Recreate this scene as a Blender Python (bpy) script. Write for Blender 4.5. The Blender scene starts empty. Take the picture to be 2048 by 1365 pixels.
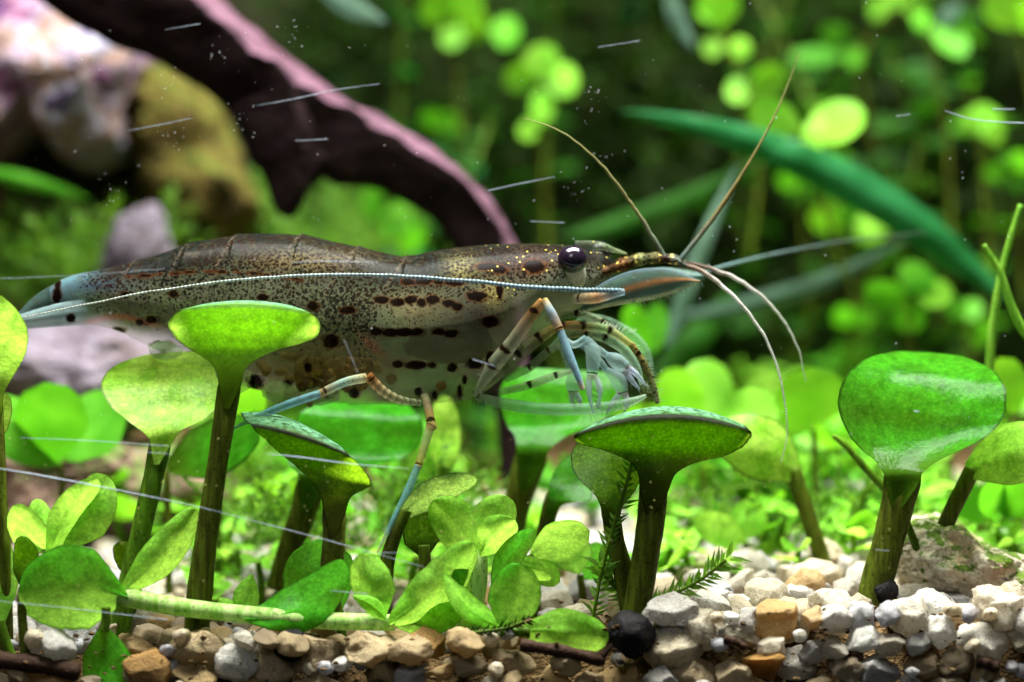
import bpy, math, random
import numpy as np
from mathutils import Vector, Matrix, noise
# 1 Blender unit = 1 cm (a close-up of a 5 cm shrimp behind aquarium glass)
sc = bpy.context.scene
sc.unit_settings.scale_length = 0.01
random.seed(7)
rng = np.random.default_rng(7)
R = math.radians

# ------------------------------------------------------------------ camera
D = 20.0
cam_d = bpy.data.cameras.new('camera')
cam = bpy.data.objects.new('camera', cam_d)
sc.collection.objects.link(cam)
cam.location = (0, -D, 0)
cam.rotation_euler = (R(90), 0, 0)
cam_d.sensor_width = 36
cam_d.lens = 36 * D / (2048 / 300)
cam_d.clip_start = 0.1
cam_d.clip_end = 200
cam_d.dof.use_dof = True
cam_d.dof.focus_distance = D - 0.58
cam_d.dof.aperture_fstop = 0.21
sc.camera = cam

# ------------------------------------------------------------------ light: lamp over the tank, weak fill added in front
wd = bpy.data.worlds.new('World')
sc.world = wd
wd.use_nodes = True
wd.node_tree.nodes['Background'].inputs[0].default_value = (0.55, 0.75, 0.8, 1)
wd.node_tree.nodes['Background'].inputs[1].default_value = 0.035


def lamp(name, loc, target, sx, sy, power, col):
    l = bpy.data.lights.new(name, 'AREA')
    l.shape = 'RECTANGLE'
    l.size, l.size_y, l.energy, l.color = sx, sy, power, col
    o = bpy.data.objects.new(name, l)
    sc.collection.objects.link(o)
    o.location = loc
    o.rotation_euler = (Vector(target) - Vector(loc)).to_track_quat('-Z', 'Y').to_euler()
    return o


lamp('aquarium_lamp', (1.0, -0.2, 15), (0.4, 1.6, 0), 17, 8, 19000, (0.98, 1.0, 0.96))
lamp('front_fill', (-4, -21, 13), (0, 0, 0), 8, 8, 900, (0.95, 0.98, 1.0))  # added fill, lifts the sides that face the camera
sc.view_settings.view_transform = 'Standard'
sc.view_settings.look = 'None'
sc.view_settings.exposure = 0.3
sc.view_settings.gamma = 1.0
sc.render.engine = 'CYCLES'
sc.cycles.use_denoising = True
sc.cycles.max_bounces = 5
sc.cycles.diffuse_bounces = 2
sc.cycles.glossy_bounces = 2
sc.cycles.transmission_bounces = 4
sc.cycles.use_adaptive_sampling = True
sc.cycles.adaptive_threshold = 0.04
sc.cycles.transparent_max_bounces = 12
sc.cycles.sample_clamp_indirect = 4
sc.cycles.caustics_reflective = False
sc.cycles.caustics_refractive = False


# ------------------------------------------------------------------ helpers
def P(px, py, d=0.0):
    """point at depth d (cm behind the shrimp) for a position in the 2048 x 1365 picture"""
    s = (D + d) / D / 300.0
    return Vector(((px - 1024) * s, d, -(py - 682.5) * s))


def PX(n, d=0.0):
    return n * (D + d) / D / 300.0


def lin(r, g, b):
    f = lambda c: c / 12.92 if c <= 0.04045 else ((c + 0.055) / 1.055) ** 2.4
    return (f(r / 255), f(g / 255), f(b / 255), 1.0)


ORG = {}


def thing(name, label, cat, base, group=None):
    o = bpy.data.objects.new(name, None)
    sc.collection.objects.link(o)
    o.empty_display_size = 0.1
    o.location = base
    o['label'] = label
    o['category'] = cat
    if group:
        o['group'] = group
    ORG[o.name] = np.array(base, float)
    return o


def tag(o, label=None, cat=None, group=None, kind=None):
    for k, v in (('label', label), ('category', cat), ('group', group), ('kind', kind)):
        if v:
            o[k] = v
    return o


def mobj(name, v, f, mat, parent=None, attrs=None, smooth=True, base=None):
    """one mesh object from world-space vertices"""
    v = np.asarray(v, float)
    org = ORG[parent.name] if parent is not None else (np.array(base, float) if base is not None else np.zeros(3))
    me = bpy.data.meshes.new(name)
    vv = v - org
    if isinstance(f, np.ndarray):
        n, k = f.shape
        me.vertices.add(len(vv))
        me.vertices.foreach_set('co', vv.astype(np.float32).ravel())
        me.loops.add(n * k)
        me.loops.foreach_set('vertex_index', f.astype(np.int32).ravel())
        me.polygons.add(n)
        me.polygons.foreach_set('loop_start', np.arange(0, n * k, k, dtype=np.int32))
        me.update(calc_edges=True)
    else:
        me.from_pydata([tuple(p) for p in vv], [], f)
        me.update()
    if smooth:
        me.polygons.foreach_set('use_smooth', np.ones(len(me.polygons), bool))
    for k, a in (attrs or {}).items():
        a = np.asarray(a, np.float32)
        if a.ndim == 1:
            me.attributes.new(k, 'FLOAT', 'POINT').data.foreach_set('value', a)
        else:
            if a.shape[1] == 3:
                a = np.concatenate([a, np.ones((len(a), 1), np.float32)], 1)
            me.attributes.new(k, 'FLOAT_COLOR', 'POINT').data.foreach_set('color', a.ravel())
    if mat:
        me.materials.append(mat)
    o = bpy.data.objects.new(name, me)
    sc.collection.objects.link(o)
    if parent is not None:
        o.parent = parent
    else:
        o.location = org
    ORG[o.name] = org
    return o


def grid_faces(nu, nv, wrap=False):
    i = np.arange(nu - 1)[:, None]
    j = np.arange(nv if wrap else nv - 1)[None, :]
    j2 = (j + 1) % nv
    a = i * nv + j
    b = i * nv + j2
    return np.stack([a, b, b + nv, a + nv], -1).reshape(-1, 4)


def spline(pts, n):
    """Catmull-Rom through pts (k x m), n samples spread by chord length"""
    p = np.asarray(pts, float)
    if len(p) == 2:
        t = np.linspace(0, 1, n)[:, None]
        return p[0] * (1 - t) + p[1] * t
    seg = np.sqrt(((p[1:] - p[:-1]) ** 2).sum(1)) + 1e-9
    cum = np.concatenate([[0], np.cumsum(seg)])
    t = np.linspace(0, cum[-1], n)
    k = np.clip(np.searchsorted(cum, t, 'right') - 1, 0, len(p) - 2)
    u = ((t - cum[k]) / seg[k])[:, None]
    p0 = p[np.maximum(k - 1, 0)]
    p1, p2 = p[k], p[k + 1]
    p3 = p[np.minimum(k + 2, len(p) - 1)]
    return 0.5 * (2 * p1 + (p2 - p0) * u + (2 * p0 - 5 * p1 + 4 * p2 - p3) * u ** 2 + (3 * p1 - p0 - 3 * p2 + p3) * u ** 3)


def tube_geo(pts, rad, segs=10, n=None, flat=1.0, rings=None):
    """swept tube; pts k x 3 world points, rad per point; returns verts, faces, t per vertex"""
    data = np.concatenate([np.asarray(pts, float), np.asarray(rad, float)[:, None]], 1)
    n = n or max(8, 6 * len(data))
    s = spline(data, n)
    c, r = s[:, :3], np.maximum(s[:, 3], 1e-4)
    if rings is not None:
        r = r * rings(np.linspace(0, 1, n))
    tg = np.gradient(c, axis=0)
    tg /= np.linalg.norm(tg, axis=1)[:, None] + 1e-12
    up = np.array([0, 1.0, 0])
    a = np.cross(tg, up)
    a /= np.linalg.norm(a, axis=1)[:, None] + 1e-9
    b = np.cross(tg, a)
    ph = np.linspace(0, 2 * math.pi, segs, endpoint=False)
    v = c[:, None, :] + r[:, None, None] * (np.cos(ph)[None, :, None] * a[:, None, :] + flat * np.sin(ph)[None, :, None] * b[:, None, :])
    f = grid_faces(n, segs, True)
    v = v.reshape(-1, 3)
    k = len(v)
    v = np.concatenate([v, c[:1], c[-1:]])
    caps = [[k, (j + 1) % segs, j, j] for j in range(segs)] + [[k + 1, k - segs + j, k - segs + (j + 1) % segs, k - segs + (j + 1) % segs] for j in range(segs)]
    tri = [(q[0], q[1], q[2]) for q in caps]
    t = np.concatenate([np.repeat(np.linspace(0, 1, n), segs), [0, 1]])
    faces = [tuple(q) for q in f] + tri
    return v, faces, t


def px_path(path, dflt=0.0):
    return [P(p[0], p[1], p[2] if len(p) > 2 else dflt) for p in path]


def stalk(name, path, rad_px, d, mat, parent=None, base=None, segs=12, n=None, lump=0.0, attrs=None):
    pts = px_path(path, d)
    k = len(pts)
    r = np.interp(np.linspace(0, 1, k), np.linspace(0, 1, len(rad_px)), rad_px) / 300.0
    rings = None
    if lump:
        ph = random.random() * 9
        rings = lambda t: 1 + lump * (np.sin(t * 23 + ph) + 0.6 * np.sin(t * 51 + ph * 2))
    v, f, t = tube_geo(pts, r, segs, n, rings=rings)
    return mobj(name, v, f, mat, parent, attrs={'along': t}, base=base)


def rows_blade(name, rows, mat, parent, cols=25, n=44, bulge=0.0, thick=0.016, wob=0.006, top_from=None):
    """leaf blade lofted through rows [xl, yl, xr, yr, depth, arch]"""
    r = np.array([list(q) + [0] * (6 - len(q)) for q in rows], float)
    key = r.copy()
    key[:, 4] *= 300
    s = spline(key, n)
    s[:, 4] /= 300
    u = np.linspace(-1, 1, cols)
    u = np.sign(u) * np.abs(u) ** 0.8
    ph = random.random() * 20
    V = np.zeros((n, cols, 3))
    for i in range(n):
        xl, yl, xr, yr, d, arch = s[i]
        jag = abs(xr - xl) * 0.012
        xl += jag * (noise.noise(Vector((i * .33, ph, 1))) + .5 * noise.noise(Vector((i * .9, ph, 4))))
        xr += jag * (noise.noise(Vector((i * .33, ph, 7))) + .5 * noise.noise(Vector((i * .9, ph, 9))))
        w = abs(xr - xl) / 300
        for j, q in enumerate(u):
            px = xl + (xr - xl) * (q + 1) / 2
            py = yl + (yr - yl) * (q + 1) / 2 - arch * (1 - q * q)
            dd = d - bulge * w * (1 - q * q)
            dd += wob * noise.noise(Vector((px * 0.02 + ph, py * 0.02, ph))) * 3
            V[i, j] = P(px, py, dd)
    du = np.repeat((1 - np.abs(u))[None, :], n, 0) * (np.abs(s[:, 2] - s[:, 0]) / 2)[:, None]
    dv = np.repeat(((n - 1 - np.arange(n)) / n * 0.6 * np.abs(s[0, 1] - s[-1, 1]))[:, None], cols, 1)
    rim = np.clip(1 - np.minimum(du, dv + 100) / 3.6, 0, 1)
    t = np.repeat(np.linspace(0, 1, n)[:, None], cols, 1)
    top = np.zeros((n, cols))
    if top_from is not None:
        cs = np.concatenate([[0], np.cumsum(np.sqrt(((key[1:] - key[:-1]) ** 2).sum(1)))])
        top_from = cs[top_from] / cs[-1]
        top = np.clip((t - top_from) * 12, 0, 1)
        rim = np.maximum(rim, np.clip(1 - np.abs(t - top_from) * 22, 0, 1))
    o = mobj(name, V.reshape(-1, 3), grid_faces(n, cols), mat, parent, attrs={'rim': rim.ravel(), 'along': t.ravel(), 'top': top.ravel()})
    return o


def profile(kind, t):
    if kind == 'round':
        return np.sqrt(np.clip(1 - (2 * t - 1) ** 2, 0, 1)) ** 0.9 * (0.25 + 0.75 * np.clip(t / 0.35, 0, 1) ** 0.8)
    if kind == 'spoon':
        a = np.clip((t - 0.3) / 0.7, 0, 1)
        return 0.22 * np.clip(1 - t * 0.4, 0, 1) * (t < 1) * np.clip((1 - t) * 8, 0, 1) + 0.85 * np.sqrt(np.clip(1 - (2 * a - 1) ** 2, 0, 1)) * np.clip(a * 3, 0, 1) ** .7
    if kind == 'lance':
        return np.clip(np.sin(math.pi * np.clip(t, 0, 1) ** 0.75), 0, 1) ** 0.8 + 0.05 * (1 - t)
    return np.sqrt(np.clip(1 - (2 * t - 1) ** 2, 0, 1)) * (0.5 + 0.5 * np.clip(t / 0.4, 0, 1)) + 0.06 * (1 - t)   # oval


def leaf(name, b, t, width, mat, parent, kind='oval', bend=0.0, cup=0.0, roll=0.0, thick=0.022, n=26, cols=13, wob=0.01, arc=0.0):
    """single leaf from base b=(px,py,depth) to tip t, width in px"""
    b, t = np.array(b, float), np.array(t, float)
    T = np.linspace(0.0, 1, n)
    ax = t[:2] - b[:2]
    L = np.hypot(*ax) + 1e-6
    pe = np.array([-ax[1], ax[0]]) / L
    h = profile(kind, T) * width / 2
    V = np.zeros((n, cols, 3))
    U = np.linspace(-1, 1, cols)
    ph = random.random() * 30
    h = h * np.array([1 + .05 * noise.noise(Vector((k * .4, ph, 0))) for k in range(n)])
    for i in range(n):
        mid = b[:2] + ax * T[i] + pe * bend * 4 * T[i] * (1 - T[i])
        d = b[2] + (t[2] - b[2]) * T[i] + arc * 4 * T[i] * (1 - T[i])
        for j, s in enumerate(U):
            q = mid + pe * s * h[i]
            dd = d + cup * (s * s) * h[i] / 300 + roll * s * h[i] / 300 - 0.015 * math.exp(-(s / 0.12) ** 2) * (1 - T[i])
            dd += wob * 3 * noise.noise(Vector((q[0] * .018 + ph, q[1] * .018, ph)))
            V[i, j] = P(q[0], q[1], dd)
    edge = np.minimum((1 - np.abs(U))[None, :] * h[:, None], ((1 - T) * L)[:, None])
    rim = np.clip(1 - edge / 4.0, 0, 1)
    o = mobj(name, V.reshape(-1, 3), grid_faces(n, cols), mat, parent, attrs={'rim': rim.ravel(), 'along': np.repeat(T, cols)})
    return o


# ------------------------------------------------------------------ materials
def nt(name):
    m = bpy.data.materials.new(name)
    m.use_nodes = True
    t = m.node_tree
    t.nodes.clear()
    return m, t


class G:
    def __init__(s, t):
        s.t = t

    def n(s, typ, ins=None, **kw):
        x = s.t.nodes.new(typ)
        for k, v in kw.items():
            setattr(x, k, v)
        for k, v in (ins or {}).items():
            i = x.inputs[k]
            if isinstance(v, bpy.types.NodeSocket):
                s.t.links.new(v, i)
            else:
                i.default_value = v
        return x

    def mix(s, f, a, b, mode='MIX'):
        x = s.n('ShaderNodeMix', data_type='RGBA', blend_type=mode)
        for i, v in ((0, f), (6, a), (7, b)):
            if isinstance(v, bpy.types.NodeSocket):
                s.t.links.new(v, x.inputs[i])
            else:
                x.inputs[i].default_value = v
        return x.outputs[2]

    def ramp(s, f, stops):
        x = s.n('ShaderNodeValToRGB', {0: f})
        e = x.color_ramp.elements
        while len(e) < len(stops):
            e.new(0.5)
        for el, (p, c) in zip(e, stops):
            el.position = p
            el.color = c if len(c) == 4 else (*c, 1)
        return x.outputs[0]

    def math(s, op, a, b=0.0, clamp=False):
        x = s.n('ShaderNodeMath', {0: a, 1: b}, operation=op)
        x.use_clamp = clamp
        return x.outputs[0]

    def attr(s, name, out='Fac'):
        return s.n('ShaderNodeAttribute', attribute_name=name).outputs[out]

    def noise(s, vec, scale, detail=3, rough=0.55, out=0):
        return s.n('ShaderNodeTexNoise', {'Vector': vec, 'Scale': scale, 'Detail': detail, 'Roughness': rough}).outputs[out]

    def vor(s, vec, scale, out='Distance', feature='F1'):
        return s.n('ShaderNodeTexVoronoi', {'Vector': vec, 'Scale': scale}, feature=feature).outputs[out]

    def end(s, sh):
        o = s.n('ShaderNodeOutputMaterial')
        s.t.links.new(sh, o.inputs[0])


K = (0, 0, 0, 1)
W1 = (1, 1, 1, 1)


def leaf_mat(name, c1, c2, trans, tmix=0.5, rough=0.35, grain=0.35, speck=0.0, rimcol=lin(22, 18, 8), top=None, big=2.2, spec=0.06, stemcol=None, rimk=0.6):
    m, t = nt(name)
    g = G(t)
    co = g.n('ShaderNodeTexCoord').outputs['Object']
    oi = g.n('ShaderNodeObjectInfo').outputs['Random']
    a = g.noise(co, big, 2, 0.6)
    col = g.mix(g.ramp(a, [(0.35, K), (0.65, W1)]), c1, c2)
    if not grain:      # far, out-of-focus foliage
        pr = g.n('ShaderNodeBsdfPrincipled', {'Base Color': col, 'Roughness': rough, 'Specular IOR Level': 0.06})
        tr = g.n('ShaderNodeBsdfTranslucent', {'Color': g.mix(0.4, g.mix(1.0, col, (1.4, 1.4, 0.7, 1), 'MULTIPLY'), tuple(x * y * 1.6 for x, y in zip(trans, c1)))})
        g.end(g.n('ShaderNodeMixShader', {0: tmix, 1: pr.outputs[0], 2: tr.outputs[0]}).outputs[0])
        return m
    cell = g.vor(co, 46)
    fine = g.ramp(cell, [(0.0, (1 + grain, 1 + grain, 1 + grain, 1)), (0.6, (1 - grain, 1 - grain, 1 - grain, 1))])
    if grain:
        col = g.mix(0.8, col, fine, 'MULTIPLY')
    mott = g.ramp(g.noise(co, 15, 3, 0.65), [(0.32, (0.66, 0.7, 0.6, 1)), (0.5, W1), (0.68, (1.3, 1.22, 1.2, 1))])
    col = g.mix(0.85, col, mott, 'MULTIPLY')
    if speck:
        sp = g.noise(co, 42, 3, 0.7)
        msk = g.ramp(sp, [(0.56, K), (0.62, (speck, speck, speck, 1))])
        col = g.mix(msk, col, lin(26, 30, 10))
    if stemcol is not None:
        al = g.attr('along')
        col = g.mix(g.ramp(al, [(0.0, W1), (0.18, (0.85, 0.85, 0.85, 1)), (0.42, K)]), col, stemcol)
    tcol = g.mix(0.5, g.mix(1.0, col, (1.5, 1.5, 0.8, 1), 'MULTIPLY'), g.mix(0.85, g.mix(0.8, trans, fine, 'MULTIPLY'), mott, 'MULTIPLY'))
    if stemcol is not None:
        tcol = g.mix(g.ramp(al, [(0.0, W1), (0.18, (0.9, 0.9, 0.9, 1)), (0.48, K)]), tcol, stemcol)
    if top is not None:
        tp = g.attr('top')
        tn = g.noise(co, 24, 3, 0.7)
        tc = g.mix(g.ramp(tn, [(0.42, K), (0.62, W1)]), top, lin(40, 70, 45))
        col = g.mix(tp, col, tc)
    rim = g.attr('rim')
    rimf = g.ramp(rim, [(0.35, K), (0.75, (rimk, rimk, rimk, 1))])
    col = g.mix(rimf, col, rimcol)
    tcol = g.mix(rimf, tcol, rimcol)
    bump = g.n('ShaderNodeBump', {'Height': g.noise(co, 34, 1), 'Strength': 0.16, 'Distance': 0.02}).outputs[0]
    pr = g.n('ShaderNodeBsdfPrincipled', {'Base Color': col, 'Roughness': rough, 'Normal': bump, 'Specular IOR Level': spec})
    tr = g.n('ShaderNodeBsdfTranslucent', {'Color': tcol, 'Normal': bump})
    mx = g.n('ShaderNodeMixShader', {0: tmix, 1: pr.outputs[0], 2: tr.outputs[0]})
    g.end(mx.outputs[0])
    return m


TR = (0.66, 0.92, 0.14, 1)
M = {}
M['lime'] = leaf_mat('leaf_lime', lin(128, 190, 40), lin(96, 170, 24), TR, 0.66, 0.4, 0.2, speck=0.25, stemcol=lin(88, 110, 20), top=lin(150, 205, 170))
M['olive'] = leaf_mat('leaf_olive', lin(80, 118, 24), lin(52, 86, 14), lin(165, 215, 30), 0.6, 0.45, 0.35, spec=0.07, speck=0.7, stemcol=lin(58, 62, 16), top=lin(130, 190, 150), rimk=0.95)
M['glossy'] = leaf_mat('leaf_glossy', lin(42, 134, 20), lin(22, 100, 10), TR, 0.5, 0.22, 0.2, spec=0.07, big=4.5, speck=0.3, stemcol=lin(60, 90, 15))
M['pale'] = leaf_mat('leaf_pale', lin(158, 194, 78), lin(116, 176, 42), TR, 0.5, 0.34, 0.2, spec=0.1, big=6.0, speck=0.2)
M['fresh'] = leaf_mat('leaf_fresh', lin(150, 208, 80), lin(98, 176, 38), TR, 0.5, 0.36, 0.2, rimcol=lin(120, 170, 50))
M['freshdark'] = leaf_mat('leaf_fresh_dark', lin(80, 175, 40), lin(50, 140, 22), TR, 0.5, 0.33, 0.2, speck=0.35, rimcol=lin(50, 100, 20))
M['teal'] = leaf_mat('leaf_teal', lin(70, 130, 80), lin(45, 100, 50), TR, 0.35, 0.3, 0.35, speck=0.8)
M['back'] = leaf_mat('leaf_back', lin(92, 156, 44), lin(62, 128, 26), TR, 0.42, 0.4, 0.0, rimcol=lin(90, 150, 40))
M['backlime'] = leaf_mat('leaf_back_lime', lin(122, 172, 56), lin(88, 150, 36), TR, 0.42, 0.35, 0.0, rimcol=lin(130, 190, 60))
M['backdark'] = leaf_mat('leaf_back_dark', lin(40, 84, 22), lin(26, 56, 12), TR, 0.35, 0.5, 0.0, rimcol=lin(30, 70, 20))
M['ribbon'] = leaf_mat('leaf_ribbon', lin(40, 104, 58), lin(26, 82, 38), TR, 0.35, 0.3, 0.0, rimcol=lin(50, 120, 60))
M['greyblade'] = leaf_mat('leaf_grey_blade', lin(84, 108, 92), lin(66, 88, 74), TR, 0.4, 0.4, 0.0, rimcol=lin(110, 140, 120))
M['moss'] = leaf_mat('moss_leaflet', lin(104, 140, 56), lin(58, 92, 28), TR, 0.45, 0.5, 0.0)
M['mossdark'] = leaf_mat('moss_dark', lin(32, 58, 14), lin(34, 38, 16), TR, 0.35, 0.6, 0.0, spec=0.1)


def stem_mat(name, c1, c2, tmix=0.3):
    m, t = nt(name)
    g = G(t)
    co = g.n('ShaderNodeTexCoord').outputs['Object']
    mp = g.n('ShaderNodeMapping', {'Vector': co, 'Scale': (1, 1, 0.12)}).outputs[0]
    a = g.noise(mp, 22, 3, 0.6)
    b = g.noise(co, 38, 1, 0.7)
    col = g.mix(g.ramp(a, [(0.4, K), (0.62, W1)]), c1, c2)
    col = g.mix(g.ramp(b, [(0.6, K), (0.68, (0.5, 0.5, 0.5, 1))]), col, lin(30, 26, 10))
    col = g.mix(g.ramp(g.attr('along'), [(0.0, (0.45, 0.45, 0.45, 1)), (0.3, K)]), col, lin(96, 130, 30))
    pr = g.n('ShaderNodeBsdfPrincipled', {'Base Color': col, 'Roughness': 0.45, 'Specular IOR Level': 0.08})
    tr = g.n('ShaderNodeBsdfTranslucent', {'Color': col})
    g.end(g.n('ShaderNodeMixShader', {0: tmix, 1: pr.outputs[0], 2: tr.outputs[0]}).outputs[0])
    return m


M['stalk'] = stem_mat('petiole_olive', lin(94, 108, 30), lin(64, 68, 20), 0.4)
M['stalkgreen'] = stem_mat('petiole_green', lin(92, 130, 30), lin(66, 92, 22))
M['stalkpale'] = stem_mat('stem_pale', lin(205, 228, 150), lin(150, 195, 90), 0.4)
M['stalkdark'] = stem_mat('stem_dark', lin(42, 40, 20), lin(28, 24, 14))
M['stalklime'] = stem_mat('stem_lime', lin(130, 180, 60), lin(95, 150, 40), 0.4)


def stone_mat(name='gravel_quartz', film=None):
    m, t = nt(name)
    g = G(t)
    co = g.n('ShaderNodeTexCoord').outputs['Object']
    oi = g.n('ShaderNodeObjectInfo').outputs['Random']
    base = g.ramp(oi, [(0.0, lin(222, 212, 190)), (0.2, lin(196, 180, 150)), (0.38, lin(228, 224, 214)), (0.52, lin(200, 194, 186)), (0.66, lin(214, 204, 184)), (0.70, lin(196, 160, 104)), (0.74, lin(198, 188, 168)), (0.88, lin(178, 176, 180)), (1.0, lin(222, 216, 204))])
    if film:
        base = g.mix(1.0, base, film, 'MULTIPLY')
    vec = g.n('ShaderNodeVectorMath', {0: co, 1: g.n('ShaderNodeObjectInfo').outputs['Location']}, operation='ADD').outputs[0]
    a = g.noise(vec, 9, 3, 0.65)
    col = g.mix(g.ramp(a, [(0.5, K), (0.75, (0.6, 0.6, 0.6, 1))]), base, lin(132, 92, 48))
    dirt = g.noise(vec, 30, 3, 0.75)
    col = g.mix(g.ramp(dirt, [(0.57, K), (0.64, (0.8, 0.8, 0.8, 1))]), col, lin(74, 56, 30))
    alg = g.noise(vec, 4.5, 3, 0.6)
    col = g.mix(g.ramp(alg, [(0.6, K), (0.75, (0.5, 0.5, 0.5, 1))]), col, lin(112, 120, 44))
    bump = g.n('ShaderNodeBump', {'Height': g.noise(vec, 14, 2), 'Strength': 0.6, 'Distance': 0.04}).outputs[0]
    pr = g.n('ShaderNodeBsdfPrincipled', {'Base Color': col, 'Roughness': g.ramp(dirt, [(0.3, (0.25,) * 3), (0.7, (0.6,) * 3)]), 'Specular IOR Level': 0.1, 'Normal': bump})
    tr = g.n('ShaderNodeBsdfTranslucent', {'Color': col})
    g.end(g.n('ShaderNodeMixShader', {0: 0.4, 1: pr.outputs[0], 2: tr.outputs[0]}).outputs[0])
    return m


def rock_mat(name, stops, scale=1.6, mossy=0.0, crack=0.5, mosscol=lin(70, 110, 30), bumps=0.7, shade_col=None):
    m, t = nt(name)
    g = G(t)
    co = g.n('ShaderNodeTexCoord').outputs['Object']
    a = g.noise(co, scale, 5, 0.62)
    col = g.ramp(a, stops)
    if shade_col:
        lit_edge = g.math('ADD', g.attr('lit_edge'), g.math('MULTIPLY', g.math('SUBTRACT', g.noise(co, 4.5, 4, 0.65), 0.5), 2.0))
        col = g.mix(g.ramp(lit_edge, [(0.42, K), (0.58, W1)]), shade_col, col)  # lit upper edge and shaded rest painted into the wood colour
    b = g.noise(co, scale * 9, 4, 0.7)
    col = g.mix(g.ramp(b, [(0.55, K), (0.7, (crack, crack, crack, 1))]), col, lin(70, 48, 24))
    if mossy:
        nz = g.n('ShaderNodeSeparateXYZ', {0: g.n('ShaderNodeNewGeometry').outputs['Normal']}).outputs[2]
        c = g.math('ADD', g.noise(co, scale * 4, 4, 0.7), g.math('MULTIPLY', nz, 0.18))
        col = g.mix(g.ramp(c, [(0.56, K), (0.66, (mossy, mossy, mossy, 1))]), col, mosscol)
    bump = g.n('ShaderNodeBump', {'Height': g.noise(co, scale * 5, 2), 'Strength': bumps, 'Distance': 0.1}).outputs[0]
    g.end(g.n('ShaderNodeBsdfPrincipled', {'Base Color': col, 'Roughness': 0.8, 'Specular IOR Level': 0.03, 'Normal': bump}).outputs[0])
    return m


M['stone'] = stone_mat()
M['stonebrown'] = stone_mat('gravel_brown_film', (0.72, 0.58, 0.38, 1))
M['rockmauve'] = rock_mat('rock_mauve', [(0.30, lin(56, 38, 72)), (0.42, lin(100, 64, 84)), (0.48, lin(140, 126, 142)), (0.53, lin(118, 88, 66)), (0.6, lin(138, 134, 146)), (0.68, lin(66, 48, 82))], 1.8, crack=0.15)
M['rockpale'] = rock_mat('rock_pale', [(0.3, lin(70, 60, 64)), (0.5, lin(112, 102, 112)), (0.7, lin(84, 72, 70))], 1.8, crack=0.2)
M['rockbrown'] = rock_mat('rock_brown', [(0.3, lin(60, 50, 46)), (0.5, lin(120, 96, 84)), (0.7, lin(84, 68, 66))], 1.4, mossy=0.7, crack=0.3)
M['rockochre'] = rock_mat('rock_ochre', [(0.3, lin(30, 26, 20)), (0.5, lin(84, 70, 34)), (0.7, lin(34, 46, 16))], 3.2, mossy=0.4, crack=0.3, mosscol=lin(54, 84, 18))
M['rockmossy'] = rock_mat('rock_mossy', [(0.3, lin(170, 140, 96)), (0.5, lin(214, 204, 182)), (0.7, lin(130, 84, 50))], 2.4, mossy=0.95, crack=0.7, mosscol=lin(88, 116, 30))
M['wood'] = rock_mat('driftwood_lit_edge', [(0.3, lin(66, 44, 54)), (0.5, lin(94, 68, 80)), (0.65, lin(50, 34, 42)), (0.8, lin(98, 76, 88))], 2.2, crack=0.35, bumps=0.35, shade_col=lin(22, 14, 15))
M['soil'] = rock_mat('substrate_dirt', [(0.3, lin(58, 44, 28)), (0.5, lin(104, 82, 54)), (0.7, lin(40, 30, 20))], 5.0, crack=0.6)
M['backwall'] = rock_mat('tank_back', [(0.3, lin(20, 26, 14)), (0.5, lin(36, 40, 22)), (0.7, lin(40, 34, 26))], 0.35, crack=0.1)


def plain(name, col, rough=0.5, spec=0.5, bumpscale=0, trans=0.0, emit=None):
    m, t = nt(name)
    g = G(t)
    co = g.n('ShaderNodeTexCoord').outputs['Object']
    c = g.mix(g.ramp(g.noise(co, 30, 4, 0.7), [(0.35, K), (0.7, W1)]), col, tuple(min(1, x * 1.8 + 0.004) for x in col[:3]) + (1,))
    ins = {'Base Color': c, 'Roughness': rough, 'Specular IOR Level': spec}
    if bumpscale:
        ins['Normal'] = g.n('ShaderNodeBump', {'Height': g.noise(co, bumpscale, 4, 0.7), 'Strength': 0.7, 'Distance': 0.03}).outputs[0]
    p = g.n('ShaderNodeBsdfPrincipled', ins)
    if trans:
        p.inputs['Transmission Weight'].default_value = trans
        p.inputs['IOR'].default_value = 1.2
    g.end(p.outputs[0])
    return m


M['blacksoil'] = plain('black_soil', lin(16, 13, 14), 0.5, 0.1, 26)
M['twig'] = plain('twig_dark', lin(44, 28, 18), 0.6, 0.08, 20)
M['eye'] = plain('eye_black', lin(22, 12, 24), 0.14, 0.6, 0)
M['bubble'] = plain('air_bubble', lin(235, 245, 245), 0.03, 0.6, 0, 0.95)
M['scratch'] = plain('scratch_white', lin(112, 120, 132), 0.4)
M['algae'] = plain('algae_speck', lin(170, 165, 90), 0.6)
M['dust'] = plain('dust_speck', lin(225, 225, 225), 0.5)


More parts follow.
